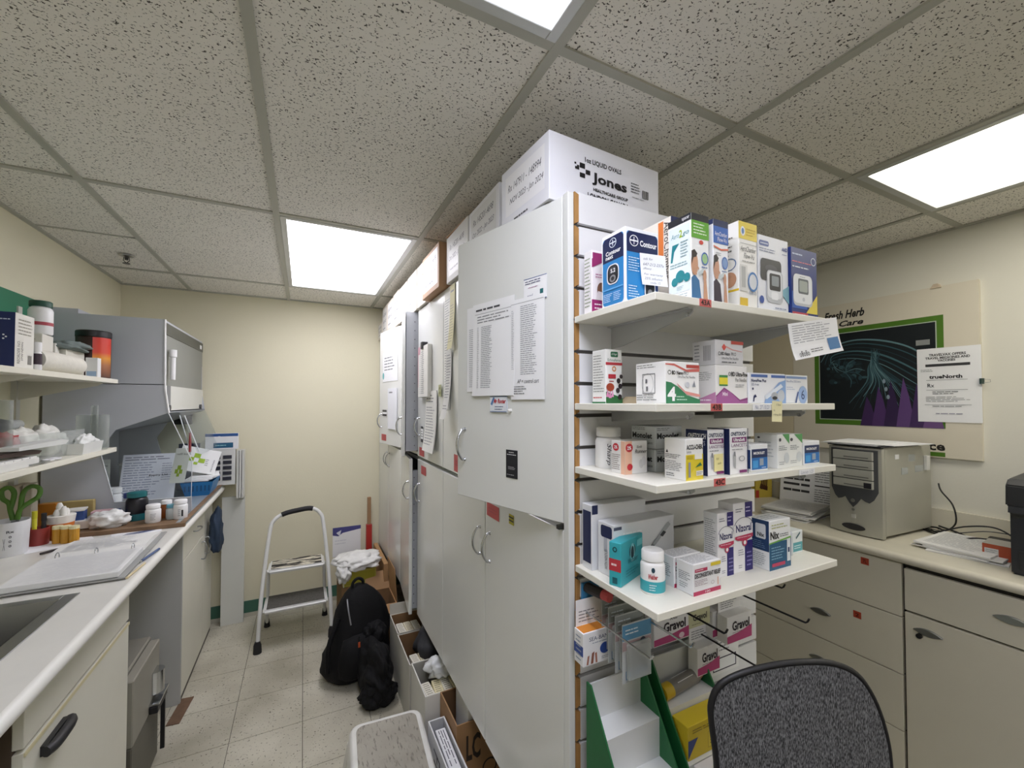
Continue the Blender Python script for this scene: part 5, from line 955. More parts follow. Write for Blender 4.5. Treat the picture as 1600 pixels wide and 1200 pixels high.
t = tub('wire_basket', 'blue plastic basket under the white logo carton in the hood', -.578, 3.28, .165, .26, .085, mat('#2b7cba', .4), .022, z=zW, cat='basket')
for k in range(7): G().box(-.062+.02*k, -.055+.02*k, -.1245, -.122, .03, .07, mat('#17527f', .5)).build('slot', t)
for k in range(4):
    b = G().box(-.07, .07, -.10, .10, 0, .006, PAPER).build('paper_packet', None, (-.58 + .008*k, 3.27 + .008*k, zW+.087+.0075*k), R(6*k-8)); tag(b, ['lowest', 'second', 'third', 'topmost'][k] + ' white packet heaped in the blue basket', 'packet', 'packets in the blue basket')
t = carton('carton', 'white square carton with a lime cross logo tilted over the blue basket', 'box', (-.70, 3.20), .205, .05, .15, zW+.125, rot=8, col='#f2f3f1', front=[('t','Rx',.06,.5,.12,.9,'#44464a','v'),('r',.36,.58,.52,.76,'#a2c22c'),('r',.24,.42,.38,.58,'#a2c22c'),('r',.50,.40,.66,.58,'#a2c22c'),('r',.40,.30,.50,.40,'#a2c22c'),('l',.68,.3,.76,.6,4,'#8a8c8e'),('t','vaccines',.86,.1,.91,.6,'#77787c','v')])
t.rotation_euler = (R(-14), R(16), R(8)); t.location.z += .045
carton('carton', 'white and blue carton standing on the slot organiser', 'box', (-.60, 3.505), .19, .04, .11, 1.247, col='#e6e8ea', front=[('r',0,.82,1,1,'#24508c'),('r',.25,.1,.85,.42,'#1d5a7c'),('l',.3,.18,.8,.34,1,'#8ac0c8'),('e',.42,.72,.08,.12,'#e6e8ea')])
carton('carton', 'dark navy carton leaning beside the white and blue one', 'box', (-.73, 3.44), .11, .035, .12, 1.18, rot=4, col='#1c2436')
b = G().box(-.74, -.60, 3.42, 3.495, zW, 1.178, mat('#8c9096', .5)).build('storage_box', bevel=.003); tag(b, 'grey storage box at the back of the hood below the navy carton', 'box')
b = G().box(-.80, -.70, 3.635, 3.659, 1.42, 1.60, mat('#2b2c2c', .5)).build('wall_socket_box', bevel=.004); tag(b, 'dark box fixed on the back wall beneath the hood soffit', 'box')
# ---- pen cups and stationery
t = thing('pen_cup', 'white printed cup holding green-handled scissors on the left counter', 'cup', (-1.015, 2.33, ZT))
G().lathe([(.047, 0), (.05, .004), (.055, .13), (.052, .13), (.047, .008), (.001, .006)], mat('#e2e3e4', .4), seg=26).build('cup', t, smooth=50)
a = math.atan2(-2.33, 1.015); n_ = Vector((math.cos(a), math.sin(a), 0)); U_ = Vector((-math.sin(a), math.cos(a), 0)).normalized()
draw('cup_print', t, n_*.0535 - U_*.02 , U_, (0, 0, 1), .04, .12, [('t','Rx',.3,.76,.8,.84,'#55585e','b'),('t','o',.45,.6,.65,.68,'#66686e','b'),('t','o',.45,.46,.65,.54,'#66686e','b'),('t','o',.45,.32,.65,.40,'#66686e','b'),('t','x',.1,.25,.25,.6,'#8a8c90')], off=.0012)
t = thing('scissors', 'large scissors with olive green handles standing in the printed cup', 'scissors', (-1.0, 2.33, ZT+.012))
GH = mat('#4f7a2a', .4)
for k in (-1, 1):
    pts = [(.006*k, 0, .12), (.014*k, 0, .16), (.03*k+.012, 0, .185), (.05*k+.014, 0, .205), (.052*k+.014, 0, .235), (.03*k+.012, 0, .245), (.012*k+.008, 0, .22)]
    G().tube(smoothpath(pts + [pts[1]], 4), .0085, GH, 8).build('handle', t, smooth=60)
    G().prism([(.002*k, 0), (.012*k, .01), (.010*k, .125), (-.004*k, .125)], 'y', -.001+.003*k, .001+.003*k, STEEL).build('blade', t)
t = thing('pen_cup', 'red cup with a yellow highlighter beside the white printed cup', 'cup', (-.975, 2.435, ZT))
G().lathe([(.03, 0), (.032, .07), (.030, .07), (.028, .005), (.001, .004)], mat('#8e3630', .35), seg=20).build('cup', t, smooth=50)
for k, (x, y, c, h) in enumerate(((-.985, 2.425, '#d9d33a', .135), (-.965, 2.445, '#2b2b30', .12))):
    b = G().cyl((0, 0, 0), .0075, h-.03, mat(c, .4), seg=10).cyl((0, 0, h-.03), .0085, .03, mat('#c9c32a' if k == 0 else '#17171a', .4), seg=10).build('highlighter', None, (x, y, ZT+.006)); tag(b, ['yellow highlighter standing in the red cup', 'black marker standing in the red cup'][k], 'marker')
t = thing('pen_cup', 'orange and white cup of corks beside the red cup', 'cup', (-.935, 2.505, ZT))
G().lathe([(.034, 0), (.046, .10), (.044, .10), (.032, .005), (.001, .004)], mat('#d9792c', .4), seg=22).build('cup', t, smooth=50)
G().lathe([(.0425, .07), (.0464, .1005), (.0455, .101)], mat('#e9e6de', .4), seg=22).build('rim_band', t, smooth=50)
for k in range(4):
    b = G().lathe([(.009, 0), (.012, .03), (.006, .045), (.001, .046)], mat('#ecebe4', .5), seg=12).build('bottle_cap', None, (-.945+.022*(k % 2), 2.495+.022*(k//2), ZT+.082+.012*(k % 3)), smooth=50); tag(b, ['white stopper nearest in the orange cup', 'white stopper right in the orange cup', 'white stopper left in the orange cup', 'white stopper farthest in the orange cup'][k], 'stopper', 'white stoppers in the orange cup')
for k in range(3):
    b = G().cyl((0, 0, 0), .016, .06, mat('#c8922c', .35), seg=14).build('vial', None, (-.915+.03*k, 2.425-.012*k, ZT)); tag(b, ['leftmost', 'middle', 'rightmost'][k] + ' amber-yellow vial in front of the orange cup', 'vial', 'amber-yellow vials')
    G().cyl((0, 0, .06), .0165, .012, mat('#e6dcae', .4), seg=14).build('cap', b)
carton('carton', 'orange carton beside the tan folder under the lower shelf', 'box', (-1.075, 2.63), .075, .03, .13, ZT, col='#c07a22')
b = G().box(0, .185, 0, .02, 0, .125, mat('#b8a56c', .7, var=.05)).build('folder', None, (-1.075, 2.69, ZT), R(0), bevel=.004); tag(b, 'tan folder standing against the grey hood side', 'folder')
b = G().box(0, .09, 0, .06, 0, .095, mat('#33508c', .45, var=.05)).build('carton', None, (-.98, 2.575, ZT), R(8), bevel=.002); tag(b, 'blue carton with white lid between orange cup and tan folder', 'box'); G().box(-.002, .092, -.002, .062, .095, .102, WHITE).build('lid', b)
carton('carton', 'flat white carton with a grey barcode patch before the tan folder', 'box', (-.925, 2.56), .12, .05, .035, zW+.003, rot=4, col='#d9d8d0', front=[('r',.55,.2,.85,.8,'#55565c')])
carton('carton', 'small pink carton in front of the tan folder', 'box', (-.88, 2.62), .07, .05, .06, zW+.003, rot=4, col='#c9a4a8')
carton('carton', 'small bright blue carton beside the plastic bag', 'box', (-.845, 2.64), .05, .05, .055, zW+.003, rot=-5, col='#2f5c9c')
b = G().box(0, .03, 0, .22, 0, .24, mat('#b9ae96', .75, var=.04)).build('paper_bag', None, (-1.09, 2.36, ZT+.0), bevel=.004); tag(b, 'tan paper bag against the wall behind the pen cups', 'bag')
b = G().box(0, .03, 0, .07, 0, .24, mat('#c9c2b0', .75, var=.04)).build('paper_bag', None, (-1.055, 2.50, ZT), R(8), bevel=.003); tag(b, 'narrow pale paper bag standing between pen cups and folder', 'bag')
# ---- ring binder
t = thing('ring_binder', 'open white ring binder lying over the sink end of the left counter', 'binder', (-.835, 1.835, ZT+.004), R(2))
BM = mat('#9a9b98', .4)
G().box(0, .31, -.02, .26, 0, .005, BM).build('front_cover', t, bevel=.001)
G().box(0, .31, .285, .545, 0, .005, BM).build('back_cover', t, bevel=.001)
G().box(0, .31, .26, .285, 0, .004, BM).build('spine', t)
pg = G().box(.012, .292, -.012, .262, .006, .024, mat('#dfe0de', .75, var=.03, vs=30)).build('page_stack', t, bevel=.0015)
draw('print', pg, (.292, .262, .024), (-1, 0, 0), (0, -1, 0), .28, .274, [('l',.05,.06,.95,.95,26,'#d2d3d4')])
p2 = G().prism([(.272, .008), (.30, .024), (.40, .026), (.53, .012), (.53, .006), (.272, .006)], 'x', .012, .292, mat('#e2e2de', .75, var=.03)).build('page_stack', t)
draw('print', p2, (.03, .305, .0247), (1, 0, 0), (0, 1, .01), .25, .19, [('l',.03,.05,.97,.95,18,'#c3c5c8')], off=.0012)
for x in (.05, .155, .26): G().tube([(x, .27 + .016*math.cos(a), .022 + .016*math.sin(a)) for a in [R(20*i) for i in range(18)]], .0018, CHROME, 6, closed=True).build('ring', t, smooth=60)
b = G().cyl((0, 0, 0), .0045, .13, mat('#4a5f8c', .4), 'y', 10).cyl((0, -.02, 0), .003, .02, CHROME, 'y', 8).build('pen', None, (-.527, 2.0, ZT+.006), R(-8)); tag(b, 'blue and white pen lying beside the open binder', 'pen')
b = G().cyl((0, 0, 0), .004, .14, mat('#d8c9a0', .4), 'y', 10).build('pencil', None, (-.521, 1.83, ZT+.0042), R(-4)); tag(b, 'pale pencil lying along the open binder near the counter edge', 'pencil')
b = G().cyl((0, 0, 0), .0045, .15, mat('#2b2422', .4), 'y', 10).build('pen', None, (-.90, 2.26, ZT+.006), R(-38)); tag(b, 'dark pen lying before the amber-yellow vials', 'pen')
sheet('paper_sheet', 'loose white sheet with a blue print at the board edge', (-.74, 2.40, ZT+.0008), (1, .25, 0), (-.25, 1, 0), .17, .075, [('p',[(.2,.2),(.5,.15),(.9,.45),(.7,.7),(.3,.6)],'#5a6488')], cat='paper')
sheet('paper_sheet', 'blank white sheet lying beyond the white printed cup', (-.96, 2.30, ZT+.0008), (1, .5, 0), (-.5, 1, 0), .20, .14, None, cat='paper')
# ================================================================== cartons on top of the cabinets
ZK = 2.0885
t = carton('carton', 'large white shipping carton with black lettering on top of the cabinets', 'box', (.552, .90), .40, .252, .178, ZK, rot=3.5, col='#e9eaf0',
  front=[('t','1oz LIQUID OVALS',.29,.70,.62,.79,K,'b'),('r',.245,.60,.29,.68,K),('r',.295,.53,.335,.60,K),('r',.245,.46,.29,.53,K),('r',.205,.56,.24,.60,K),('r',.20,.63,.215,.66,K),('r',.22,.60,.24,.625,K),
         ('t','Jones',.35,.40,.67,.60,K,'b'),('t','HEALTHCARE GROUP',.36,.31,.68,.36,K,'b'),('t','LONDON-CANADA',.31,.17,.69,.265,K,'b'),('t','1.800.800.1234',.35,.04,.66,.12,K,'b'),('l',.71,.48,.82,.66,4,'#55565c'),('r',.825,.45,.885,.58,'#2a2a2c'),('r',.835,.45,.84,.58,'#dcdce0'),('r',.85,.45,.855,.58,'#dcdce0'),('r',.868,.45,.872,.58,'#dcdce0'),('l',.72,.40,.88,.43,1,'#8a8c90')],
  left=[('r',.1,.2,.92,.86,'#f4f4f6'),('t','Rx 147911 - 148994',.16,.58,.86,.7,'#3a3a44','i'),('t','NOV 2023 - Jan 2024',.2,.34,.9,.46,'#3a3a44','i'),('l',.3,.04,.62,.12,1,'#4a4a50')])
def abox(label, y0, y1, h, col, x=.556, dx=.30, lab=True, rot=0, z=ZK):
    b = G().box(0, dx, 0, y1-y0, 0, h, mat(col, .6, var=.04)).build('archive_box', None, (x, y0, z), R(rot), bevel=.002); tag(b, label, 'box', 'record boxes along the cabinet tops')
    d = y1-y0
    if lab: draw('label_print', b, (0, d, 0), (0, -1, 0), (0, 0, 1), d, h, [('r',.08,.12,.92,.92,'#dcdcda'),('t','Rx 145201-4698',.16,.66,.84,.78,'#4a4a54','i'),('t','Oct 2022 - Jan 2023',.14,.42,.86,.54,'#4a4a54','i'),('l',.2,.2,.7,.3,1,'#77787e')])
    return b
abox('white record box right behind the large lettered carton', 1.215, 1.485, .195, '#e6e6e8')
abox('white record box with brown top flap, third from the slatwall', 1.50, 1.765, .20, '#e0dfdc')
abox('brown cardboard record box with white labels, overhanging the cabinet edge', 1.81, 2.10, .205, '#b48d68', x=.535)
abox('white record box just beyond the brown one', 2.12, 2.30, .225, '#d2ccc0')
abox('white record box second beyond the brown one', 2.315, 2.535, .228, '#d3cdc0')
abox('white record box third beyond the brown one', 2.55, 2.775, .225, '#d0cabd')
abox('white record box fourth beyond the brown one', 2.79, 2.99, .232, '#d2c8ba')
abox('white record box fifth beyond the brown one', 3.005, 3.22, .225, '#cfc6b8')
abox('white record box beside the back wall, last of the tall ones', 3.235, 3.44, .225, '#ccc3b4')
abox('low record box in the corner against the back wall', 3.46, 3.64, .13, '#d9d2c4')
b = G().box(0, .26, 0, .24, 0, .004, mat('#b48d68', .7)).build('cardboard_flap', None, (.56, 1.515, ZK+.201), R(2)); tag(b, 'loose brown cardboard flap on the third record box', 'cardboard')

# ================================================================== papers on the doors
A = R(16); DD = Vector((-math.sin(A), math.cos(A), 0)); HH = Vector((XF, .869, 0)); NN = Vector((-math.cos(A), -math.sin(A), 0))
def on1(s, z, off=.0015): return HH + DD*s + NN*off + Vector((0, 0, z))
U1v = -DD
LST = [('l',.08,.9,.92,.96,1,'#4a4c50'),('r',.06,.885,.95,.888,'#55565a'),('l',.12,.78,.92,.87,3,'#8a8c90')]
def lst(n): return LST + [('l',.22,.08,.5,.75,n,'#9a9ca2'),('l',.12,.08,.17,.75,n,'#b4b6ba')]
sheet('paper_list', 'printed list taped lowest and leftmost on the ajar door', on1(.395, 1.605), U1v, (0, 0, 1), .12, .262, [('l',.1,.05,.35,.75,30,'#9a9ca2')])
sheet('paper_list', 'printed list with ruled heading in the middle of the ajar door', on1(.362, 1.592, .003), U1v, (0, 0, 1), .19, .28, lst(34), curl=.004)
sheet('paper_list', 'printed list with handwriting at its foot, right one on the ajar door', on1(.186, 1.58, .004), U1v, (0, 0, 1), .128, .275, [('r',.0,.955,.98,.958,'#55565a'),('l',.3,.24,.8,.93,34,'#9a9ca2'),('l',.02,.28,.1,.9,34,'#b4b6ba'),('t','AP = control cart',.2,.16,.85,.2,'#33343c','i'),('l',.1,.05,.5,.14,4,'#77787e')])
sheet('card', 'small white contact card at the top of the ajar door', on1(.137, 1.842), U1v, (0, 0, 1), .085, .062, [('r',0,.97,1,1,'#5a6a9c'),('r',0,0,1,.03,'#5a6a9c'),('l',.06,.72,.98,.92,2,'#55577a'),('l',.2,.55,.75,.62,1,'#a0608c'),('r',.72,.18,.86,.42,'#1d6a6c'),('t','sml',.16,.18,.42,.3,'#55577a','i')], cat='card')
t = thing('magnet', 'white fridge magnet with red lettering under the lists on the ajar door', 'magnet', on1(.278, 1.545, .001))
g = G(); g.box(-.0, .073, 0, .0025, 0, .045, mat('#dfe6ee', .4), Matrix.Rotation(A - R(90), 4, 'Z')); g.build('magnet_plate', t)
draw('lettering', t, NN*.0026, U1v, (0, 0, 1), .073, .045, [('r',0,0,1,1,'#e8edf2'),('r',0,.96,1,1,'#4a68a0'),('r',0,0,1,.04,'#4a68a0'),('p',[(.04,.5),(.2,.95),(.3,.9),(.14,.4)],'#5a82b4'),('t','Mr Rooter',.24,.54,.97,.84,'#b82c34','bi'),('l',.3,.28,.9,.4,1,'#3a4c78'),('l',.3,.12,.9,.24,1,'#3a4c78')], off=.0006)
sheet('sticker', 'black rectangular sticker with small white print on the ajar door', on1(.210, 1.362, .001), U1v, (0, 0, 1), .047, .078, [('l',.25,.88,.8,.95,1,'#e6e6e8'),('l',.1,.8,.9,.87,1,'#e6e6e8'),('l',.2,.3,.85,.42,3,'#b4b4b8'),('l',.1,.1,.9,.14,1,'#c9c9cc')], cat='sticker', col='#1d1e22')
b = G().lathe([(.005, 0), (.004, .01), (.001, .011)], WHITE, seg=10, M=Matrix.Translation(on1(.19, 1.55, .0)) @ Matrix.Rotation(R(-90), 4, 'Y')).build('pin_magnet'); tag(b, 'tiny white pin magnet beside the red-lettered magnet', 'magnet')
XD = XF-.001; UU = (0, -1, 0); VV = (0, 0, 1)
sheet('note_strip', 'long pale list strip hanging at the middle doors, full length', (XD, 1.84, 1.54), UU, VV, .085, .52, [('l',.1,.05,.9,.95,40,'#9a9c9e')], col='#e9e9e2')
sheet('note_strip', 'yellowish sheet pinned beside the long pale strip', (XD-.002, 1.752, 1.80), UU, VV, .065, .28, [('l',.15,.86,.8,.94,1,'#2f302c'),('l',.1,.1,.9,.7,14,'#a5a07c')], col='#d8d2a6', curl=.015)
sheet('note_strip', 'grey curled list over the long pale strip', (XD-.004, 1.80, 1.50), UU, VV, .075, .30, [('l',.1,.05,.9,.95,22,'#8a8c90')], col='#dcdcd8', curl=.03)
t = thing('clipboard', 'thick pad with a pink edge hanging from a clip on the middle door', 'clipboard', (0, 0, 0))
g = G().box(XD-.022, XD, 2.045, 2.24, 1.60, 1.865, mat('#e4e3dc', .6, var=.03)); g.build('pad', t, bevel=.002)
draw('print', t, (XD-.022, 2.24, 1.60), UU, VV, .195, .265, [('r',0,.85,.25,1,'#c99aa4'),('r',0,.2,.05,.9,'#c99aa4'),('l',.35,.06,.65,.9,22,'#8c8e92'),('l',.2,.06,.28,.9,22,'#a4a6aa')])
G().box(XD-.028, XD, 2.13, 2.165, 1.85, 1.885, mat('#3a3a3c', .4, .6)).build('clip', t)
t = sheet('form_sheet', 'printed forms hanging under the pad on the middle door', (XD-.004, 2.13, 1.33), UU, VV, .19, .30, [('l',.08,.8,.9,.95,3,'#66686e'),('l',.08,.1,.9,.75,14,'#9a9ca0')], th=.004, col='#e6e6e0', curl=.02)
sheet('note_strip', 'black and white printed slip beside the middle door handle', (XD-.001, 2.255, 1.36), UU, VV, .05, .085, [('r',0,.85,1,1,'#2a2a2c'),('r',0,0,1,.2,'#2a2a2c'),('l',.1,.3,.9,.75,3,'#3a3a3c')])
sheet('sticky_note', 'small olive note on the middle door', (XD-.005, 1.915, 1.60), UU, VV, .045, .055, [('r',.2,.2,.8,.4,'#8a8c60'),('r',.2,.6,.8,.8,'#8a8c60')], cat='note', col='#b0b48c')
# far ajar door sheets
A2 = R(9); D2 = Vector((-math.sin(A2), math.cos(A2), 0)); H2 = Vector((XF, 2.791, 0)); N2 = Vector((-math.cos(A2), -math.sin(A2), 0))
def on4(s, z, off=.0015): return H2 + D2*s + N2*off + Vector((0, 0, z))
sheet('notice', 'white notice with a round teal mark on the farthest door', on4(.36, 1.72), -D2, VV, .30, .21, [('l',.12,.35,.9,.85,5,'#77797e'),('e',.05,.2,.06,.12,'#5aaab0')], cat='notice')
sheet('form_sheet', 'white folded forms hanging low on the farthest door', on4(.23, 1.39, .003), -D2, VV, .17, .28, [('l',.15,.85,.7,.95,1,'#66686e')], th=.006, col='#eceef2')
sheet('sticker', 'small black and white sticker beside the forms on farthest door', on4(.36, 1.47), -D2, VV, .09, .05, [('r',0,.7,1,1,'#2a2a30'),('r',0,.1,1,.4,'#2a2a30')], cat='sticker')
for lab, O, U_ in (('red tag at the foot of the farthest upper door', on4(.38, 1.30, .001), -D2), ('red tag at the foot of the middle upper door', Vector((XD, 2.29, 1.285)), Vector(UU)), ('red tag on the middle lower door below the hinge', Vector((XD, 2.25, 1.19)), Vector(UU)), ('red tag peeking beneath the ajar door', Vector((XD, 1.345, 1.185)), Vector(UU)), ('red tag beside the ajar door on the upper doors', Vector((XD, 1.70, 1.285)), Vector(UU))):
    sheet('door_tag', lab, O, U_, VV, .10 if 'beside' not in lab else .06, .045 if 'beside' not in lab else .07, [('l',.15,.3,.85,.75,2,'#b0484c')], cat='tag', col='#c4605e', group='red door tags')
sheet('sticker', 'small yellow and black sticker under the ajar door', (XD, 1.17, 1.20), UU, VV, .032, .03, [('r',0,.3,1,.45,'#2a2a20'),('r',0,.65,1,.8,'#2a2a20')], cat='sticker', col='#b8ae3c')

# ================================================================== things on the aisle floor
WP = mat('#dfe0dc', .35, var=.04)
t = thing('step_stool', 'white folding two-step stool with a tall hoop handle by the back wall', 'step stool', (-.03, 3.10, 0), R(0))
RB = mat('#1c1c1e', .7)
fr = []
L_, Rr_ = -.215, .215
hoop = smoothpath([(L_, 0, .03), (L_+.015, .07, .35), (L_+.05, .155, .70), (L_+.075, .172, .775), (L_+.13, .182, .81), (0, .186, .825), (Rr_-.13, .182, .83), (Rr_-.075, .172, .795), (Rr_-.05, .155, .71), (Rr_-.015, .07, .35), (Rr_, 0, .03)], 6)
G().tube(hoop, .0125, WP, 10).build('front_frame', t, smooth=60)
G().tube([h for h in hoop if h.z > .805 and abs(h.x) < .10], .0165, RB, 10).build('grip', t, smooth=60)
for s in (-1, 1):
    G().tube([(s*.17, .16, .45), (s*.185, .33, .03)], .011, WP, 8).build('rear_leg', t, smooth=60)
    G().lathe([(.024, 0), (.022, .05), (.015, .07)], RB, (s*.215, 0, 0), 12).build('foot', t, smooth=50)
    G().lathe([(.02, 0), (.014, .05)], RB, (s*.185, .335, 0), 12).build('foot', t, smooth=50)
G().tube([(-.185, .33, .10), (.185, .33, .10)], .009, WP, 8).build('cross_bar', t, smooth=60)
def tread(z, y0, y1, wx, worn):
    st = G().box(-wx, wx, y0, y1, z-.028, z, WP).build('step', t, bevel=.012, bseg=3)
    m = speckle('worn_tread', '#ded8c4', '#26241f', 9, .47, .06, .7, stretch=(1.2, 6, 1)) if worn else mat('#55534d', .85, var=.25, vs=60, bump=.3, bs=120)
    G().box(-wx+.02, wx-.02, y0+.015, y1-.015, z, z+.003, m).build('tread_mat', st, bevel=.001)
tread(.265, -.03, .20, .188, False); tread(.475, .075, .27, .172, True)
# small foreground stool
t = thing('step_stool', 'low white plastic step stool with a worn grey top in the foreground', 'step stool', (.300, 1.585, 0), R(-4))
def rrect(wx, wy, r, z, n=6):
    o = []
    for cx, cy, a0 in ((wx-r, wy-r, 0), (-wx+r, wy-r, 90), (-wx+r, -wy+r, 180), (wx-r, -wy+r, 270)):
        for i in range(n+1): a = R(a0 + 90*i/n); o.append((cx + r*math.cos(a), cy + r*math.sin(a), z))
    return o
def loft(g, rings, m, cap0=True, cap1=True):
    n = len(rings[0]); vs = [p for r in rings for p in r]
    fs = [(k*n+i, k*n+(i+1) % n, (k+1)*n+(i+1) % n, (k+1)*n+i) for k in range(len(rings)-1) for i in range(n)]
    if cap0: fs.append(list(range(n))[::-1])
    if cap1: fs.append([(len(rings)-1)*n+i for i in range(n)])
    g.add(vs, fs, m); return g
WPL = mat('#e2e2dc', .4, var=.06, vs=14)
loft(G(), [rrect(.150, .235, .04, .20), rrect(.142, .228, .04, .262), rrect(.136, .222, .04, .276), rrect(.128, .214, .035, .280)], WPL).build('top', t, smooth=50)
TW = speckle('worn_top', '#a8a498', '#77736a', 60, .56, .14, .8, stretch=(2.2, .5, 1), mottle=.1, dirt='#8d887c')
loft(G(), [rrect(.116, .200, .03, .278), rrect(.116, .200, .03, .2825)], TW).build('tread_mat', t)
for sx in (-1, 1):
    for sy in (-1, 1): loft(G(), [[(p[0]*1 + sx*.16, p[1] + sy*.235, p[2]) for p in rrect(.022, .03, .01, 0)], [(p[0] + sx*.122, p[1] + sy*.195, p[2]) for p in rrect(.024, .032, .01, .22)]], WPL).build('leg', t, smooth=50)
# open cartons along the foot of the cabinets
def openbox(label, x0, x1, y0, y1, h, col, inner='#8a6a48', flaps=(), grp='open cartons along the cabinet foot', name='open_carton', z=0, rot=0):
    T = .005; t = thing(name, label, 'box', ((x0+x1)/2, (y0+y1)/2, z), R(rot), grp); a, b_ = (x1-x0)/2, (y1-y0)/2
    mo = mat(col, .6, var=.05); mi_ = mat(inner, .7, var=.06)
    for p in ((-a, -a+T, -b_, b_), (a-T, a, -b_, b_), (-a+T, a-T, -b_, -b_+T), (-a+T, a-T, b_-T, b_)):
        G().box(*p, 0, h, mo).build('side_wall', t)
    G().box(-a+T, a-T, -b_+T, b_-T, 0, T, mi_).build('bottom', t)
    e = .0008
    G().box(-a+T, -a+T+e, -b_+T, b_-T, T, h-.002, mi_).box(a-T-e, a-T, -b_+T, b_-T, T, h-.002, mi_).box(-a+T, a-T, b_-T-e, b_-T, T, h-.002, mi_).box(-a+T, a-T, -b_+T, -b_+T+e, T, h-.002, mi_).build('lining', t)
    for side, L, ang in flaps:
        A_ = R(ang)
        if side == 'n': g = G().box(-a, a, 0, .004, 0, L, mo, Matrix.Translation((0, b_, h)) @ Matrix.Rotation(-A_, 4, 'X'))
        elif side == 's': g = G().box(-a, a, 0, .004, 0, L, mo, Matrix.Translation((0, -b_, h)) @ Matrix.Rotation(A_, 4, 'X'))
        elif side == 'e': g = G().box(0, .004, -b_, b_, 0, L, mo, Matrix.Translation((a, 0, h)) @ Matrix.Rotation(A_, 4, 'Y'))
        else: g = G().box(0, .004, -b_, b_, 0, L, mo, Matrix.Translation((-a, 0, h)) @ Matrix.Rotation(-A_, 4, 'Y'))
        g.build('flap', t)
    return t
rb = random.Random(5)
def bundles(n, x0, x1, y0, y1, z, lab, col='#e4dcc0'):
    for i in range(n):
        f = (i + .5) / n
        b = G().box(-.02, .02, -(y1-y0)/2, (y1-y0)/2, 0, .1, mat(col if i % 2 else '#e8e4d4', .7, var=.06)).build('receipt_bundle', None, (x0 + (x1-x0)*f, (y0+y1)/2, z), R(rb.uniform(-4, 4)), bevel=.002)
        tag(b, (['leftmost', 'second', 'third', 'fourth', 'fifth'][i] if n > 1 else 'single') + ' paper bundle in ' + lab, 'paper', 'bundles in ' + lab)
        draw('print', b, (-.02, -(y1-y0)/2, .1), (1, 0, 0), (0, 1, 0), .04, (y1-y0), [('l',.15,.06,.9,.94,9,'#7c7868')])
openbox('grey-white open carton nearest the backpack, farthest of the three', .475, .79, 2.375, 2.60, .30, '#c9c6ba', flaps=(('n', .06, 8),))
bundles(3, .50, .63, 2.40, 2.56, .16, 'the farthest open carton')
openbox('grey-white open carton holding a dark grey bag, middle of the three', .472, .79, 2.065, 2.36, .30, '#c6c4ba')
bundles(2, .50, .585, 2.09, 2.2, .17, 'the middle open carton')
lump('bag', 'dark grey soft bag stuffed in the middle open carton', (.645, 2.215, .17), .10, .12, .135, '#2b2c30', 'bag', 31, .25, .7)
openbox('white open carton of paper rolls, nearest of the three', .475, .79, 1.785, 2.045, .32, '#d4d3cb', inner='#b0aea4')
bundles(4, .495, .665, 1.80, 1.94, .18, 'the nearest open carton', '#e9dfb4')
lump('plastic_bag', 'crumpled clear-white plastic bag on the rolls in nearest open carton', (.60, 1.965, .28), .07, .055, .05, '#dfe2e2', 'bag', 8, .4, .35)
ob = openbox('white open archive carton with dark print beside the foreground stool', .464, .532, 1.42, 1.70, .28, '#d9dadc', inner='#b9bbbd')
draw('side_print', ob, (-.034, .14, 0), (0, -1, 0), (0, 0, 1), .28, .28, [('t','FILES',.3,.2,.6,.85,'#3a3c44','d'),('l',.7,.2,.9,.8,4,'#55565c')])
b = G().box(0, .04, 0, .22, 0, .26, mat('#e6e7ea', .6)).build('file_pack', None, (.478, 1.44, .006), R(-1), bevel=.002); tag(b, 'white printed pack standing inside the white archive carton', 'pack')
draw('top_print', b, (0, .22, .26), (0, -1, 0), (1, 0, 0), .22, .04, [('l',.05,.15,.95,.85,3,'#4a4c58')])
cb = openbox('brown cardboard box with black print behind the white archive carton', .537, .735, 1.56, 1.775, .33, '#9a7650', inner='#6d5236')
draw('front_print', cb, (-.099, -.1075, 0), (1, 0, 0), (0, 0, 1), .198, .33, [('t','LC',.2,.55,.5,.85,'#2c2018','b'),('g',.7,.4,.16,.1,.2,'#2c2018')])
draw('side_print', cb, (-.099, .1075, 0), (0, -1, 0), (0, 0, 1), .215, .33, [('t','COUNT',.1,.4,.5,.7,'#2c2018','b'),('g',.7,.5,.08,.12,.2,'#2c2018')])
b = G().box(0, .035, 0, .17, 0, .33, PAPER).build('file_pack', None, (.59, 1.58, .03), R(-3), bevel=.002); tag(b, 'white labelled pack standing inside the brown cardboard box', 'pack')
draw('top_print', b, (0, .17, .33), (0, -1, 0), (1, 0, 0), .17, .035, [('l',.05,.15,.95,.85,2,'#4a4c58')])
# far corner: cartons, towels, red-handled pole, calendar
openbox('brown cardboard carton with raised flaps in the far corner', .40, .56, 2.83, 3.09, .26, '#a88258', flaps=(('e', .22, -4), ('n', .12, 30), ('s', .10, 100)), grp=None)
b = G().box(0, .03, 0, .50, 0, .42, CARD).build('folded_cardboard', None, (.525, 3.11, .0), R(0), bevel=.001); tag(b, 'tall folded brown cardboard panel standing against the cabinets', 'cardboard')
t = carton('carton', 'olive yellow box with a white edge under the folded white towels', 'box', (.255, 3.12), .22, .28, .10, .30, rot=4, col='#b4ac4c', front=[('r',.04,.12,.96,.88,'#a39c34'),('r',0,0,.03,1,'#e6e4d4')])
b = G().box(0, .24, 0, .30, 0, .298, mat('#8a6c48', .7, var=.06)).build('cardboard_box', None, (.245, 3.11, 0), R(2), bevel=.002); tag(b, 'brown cardboard box under the olive yellow box', 'box')
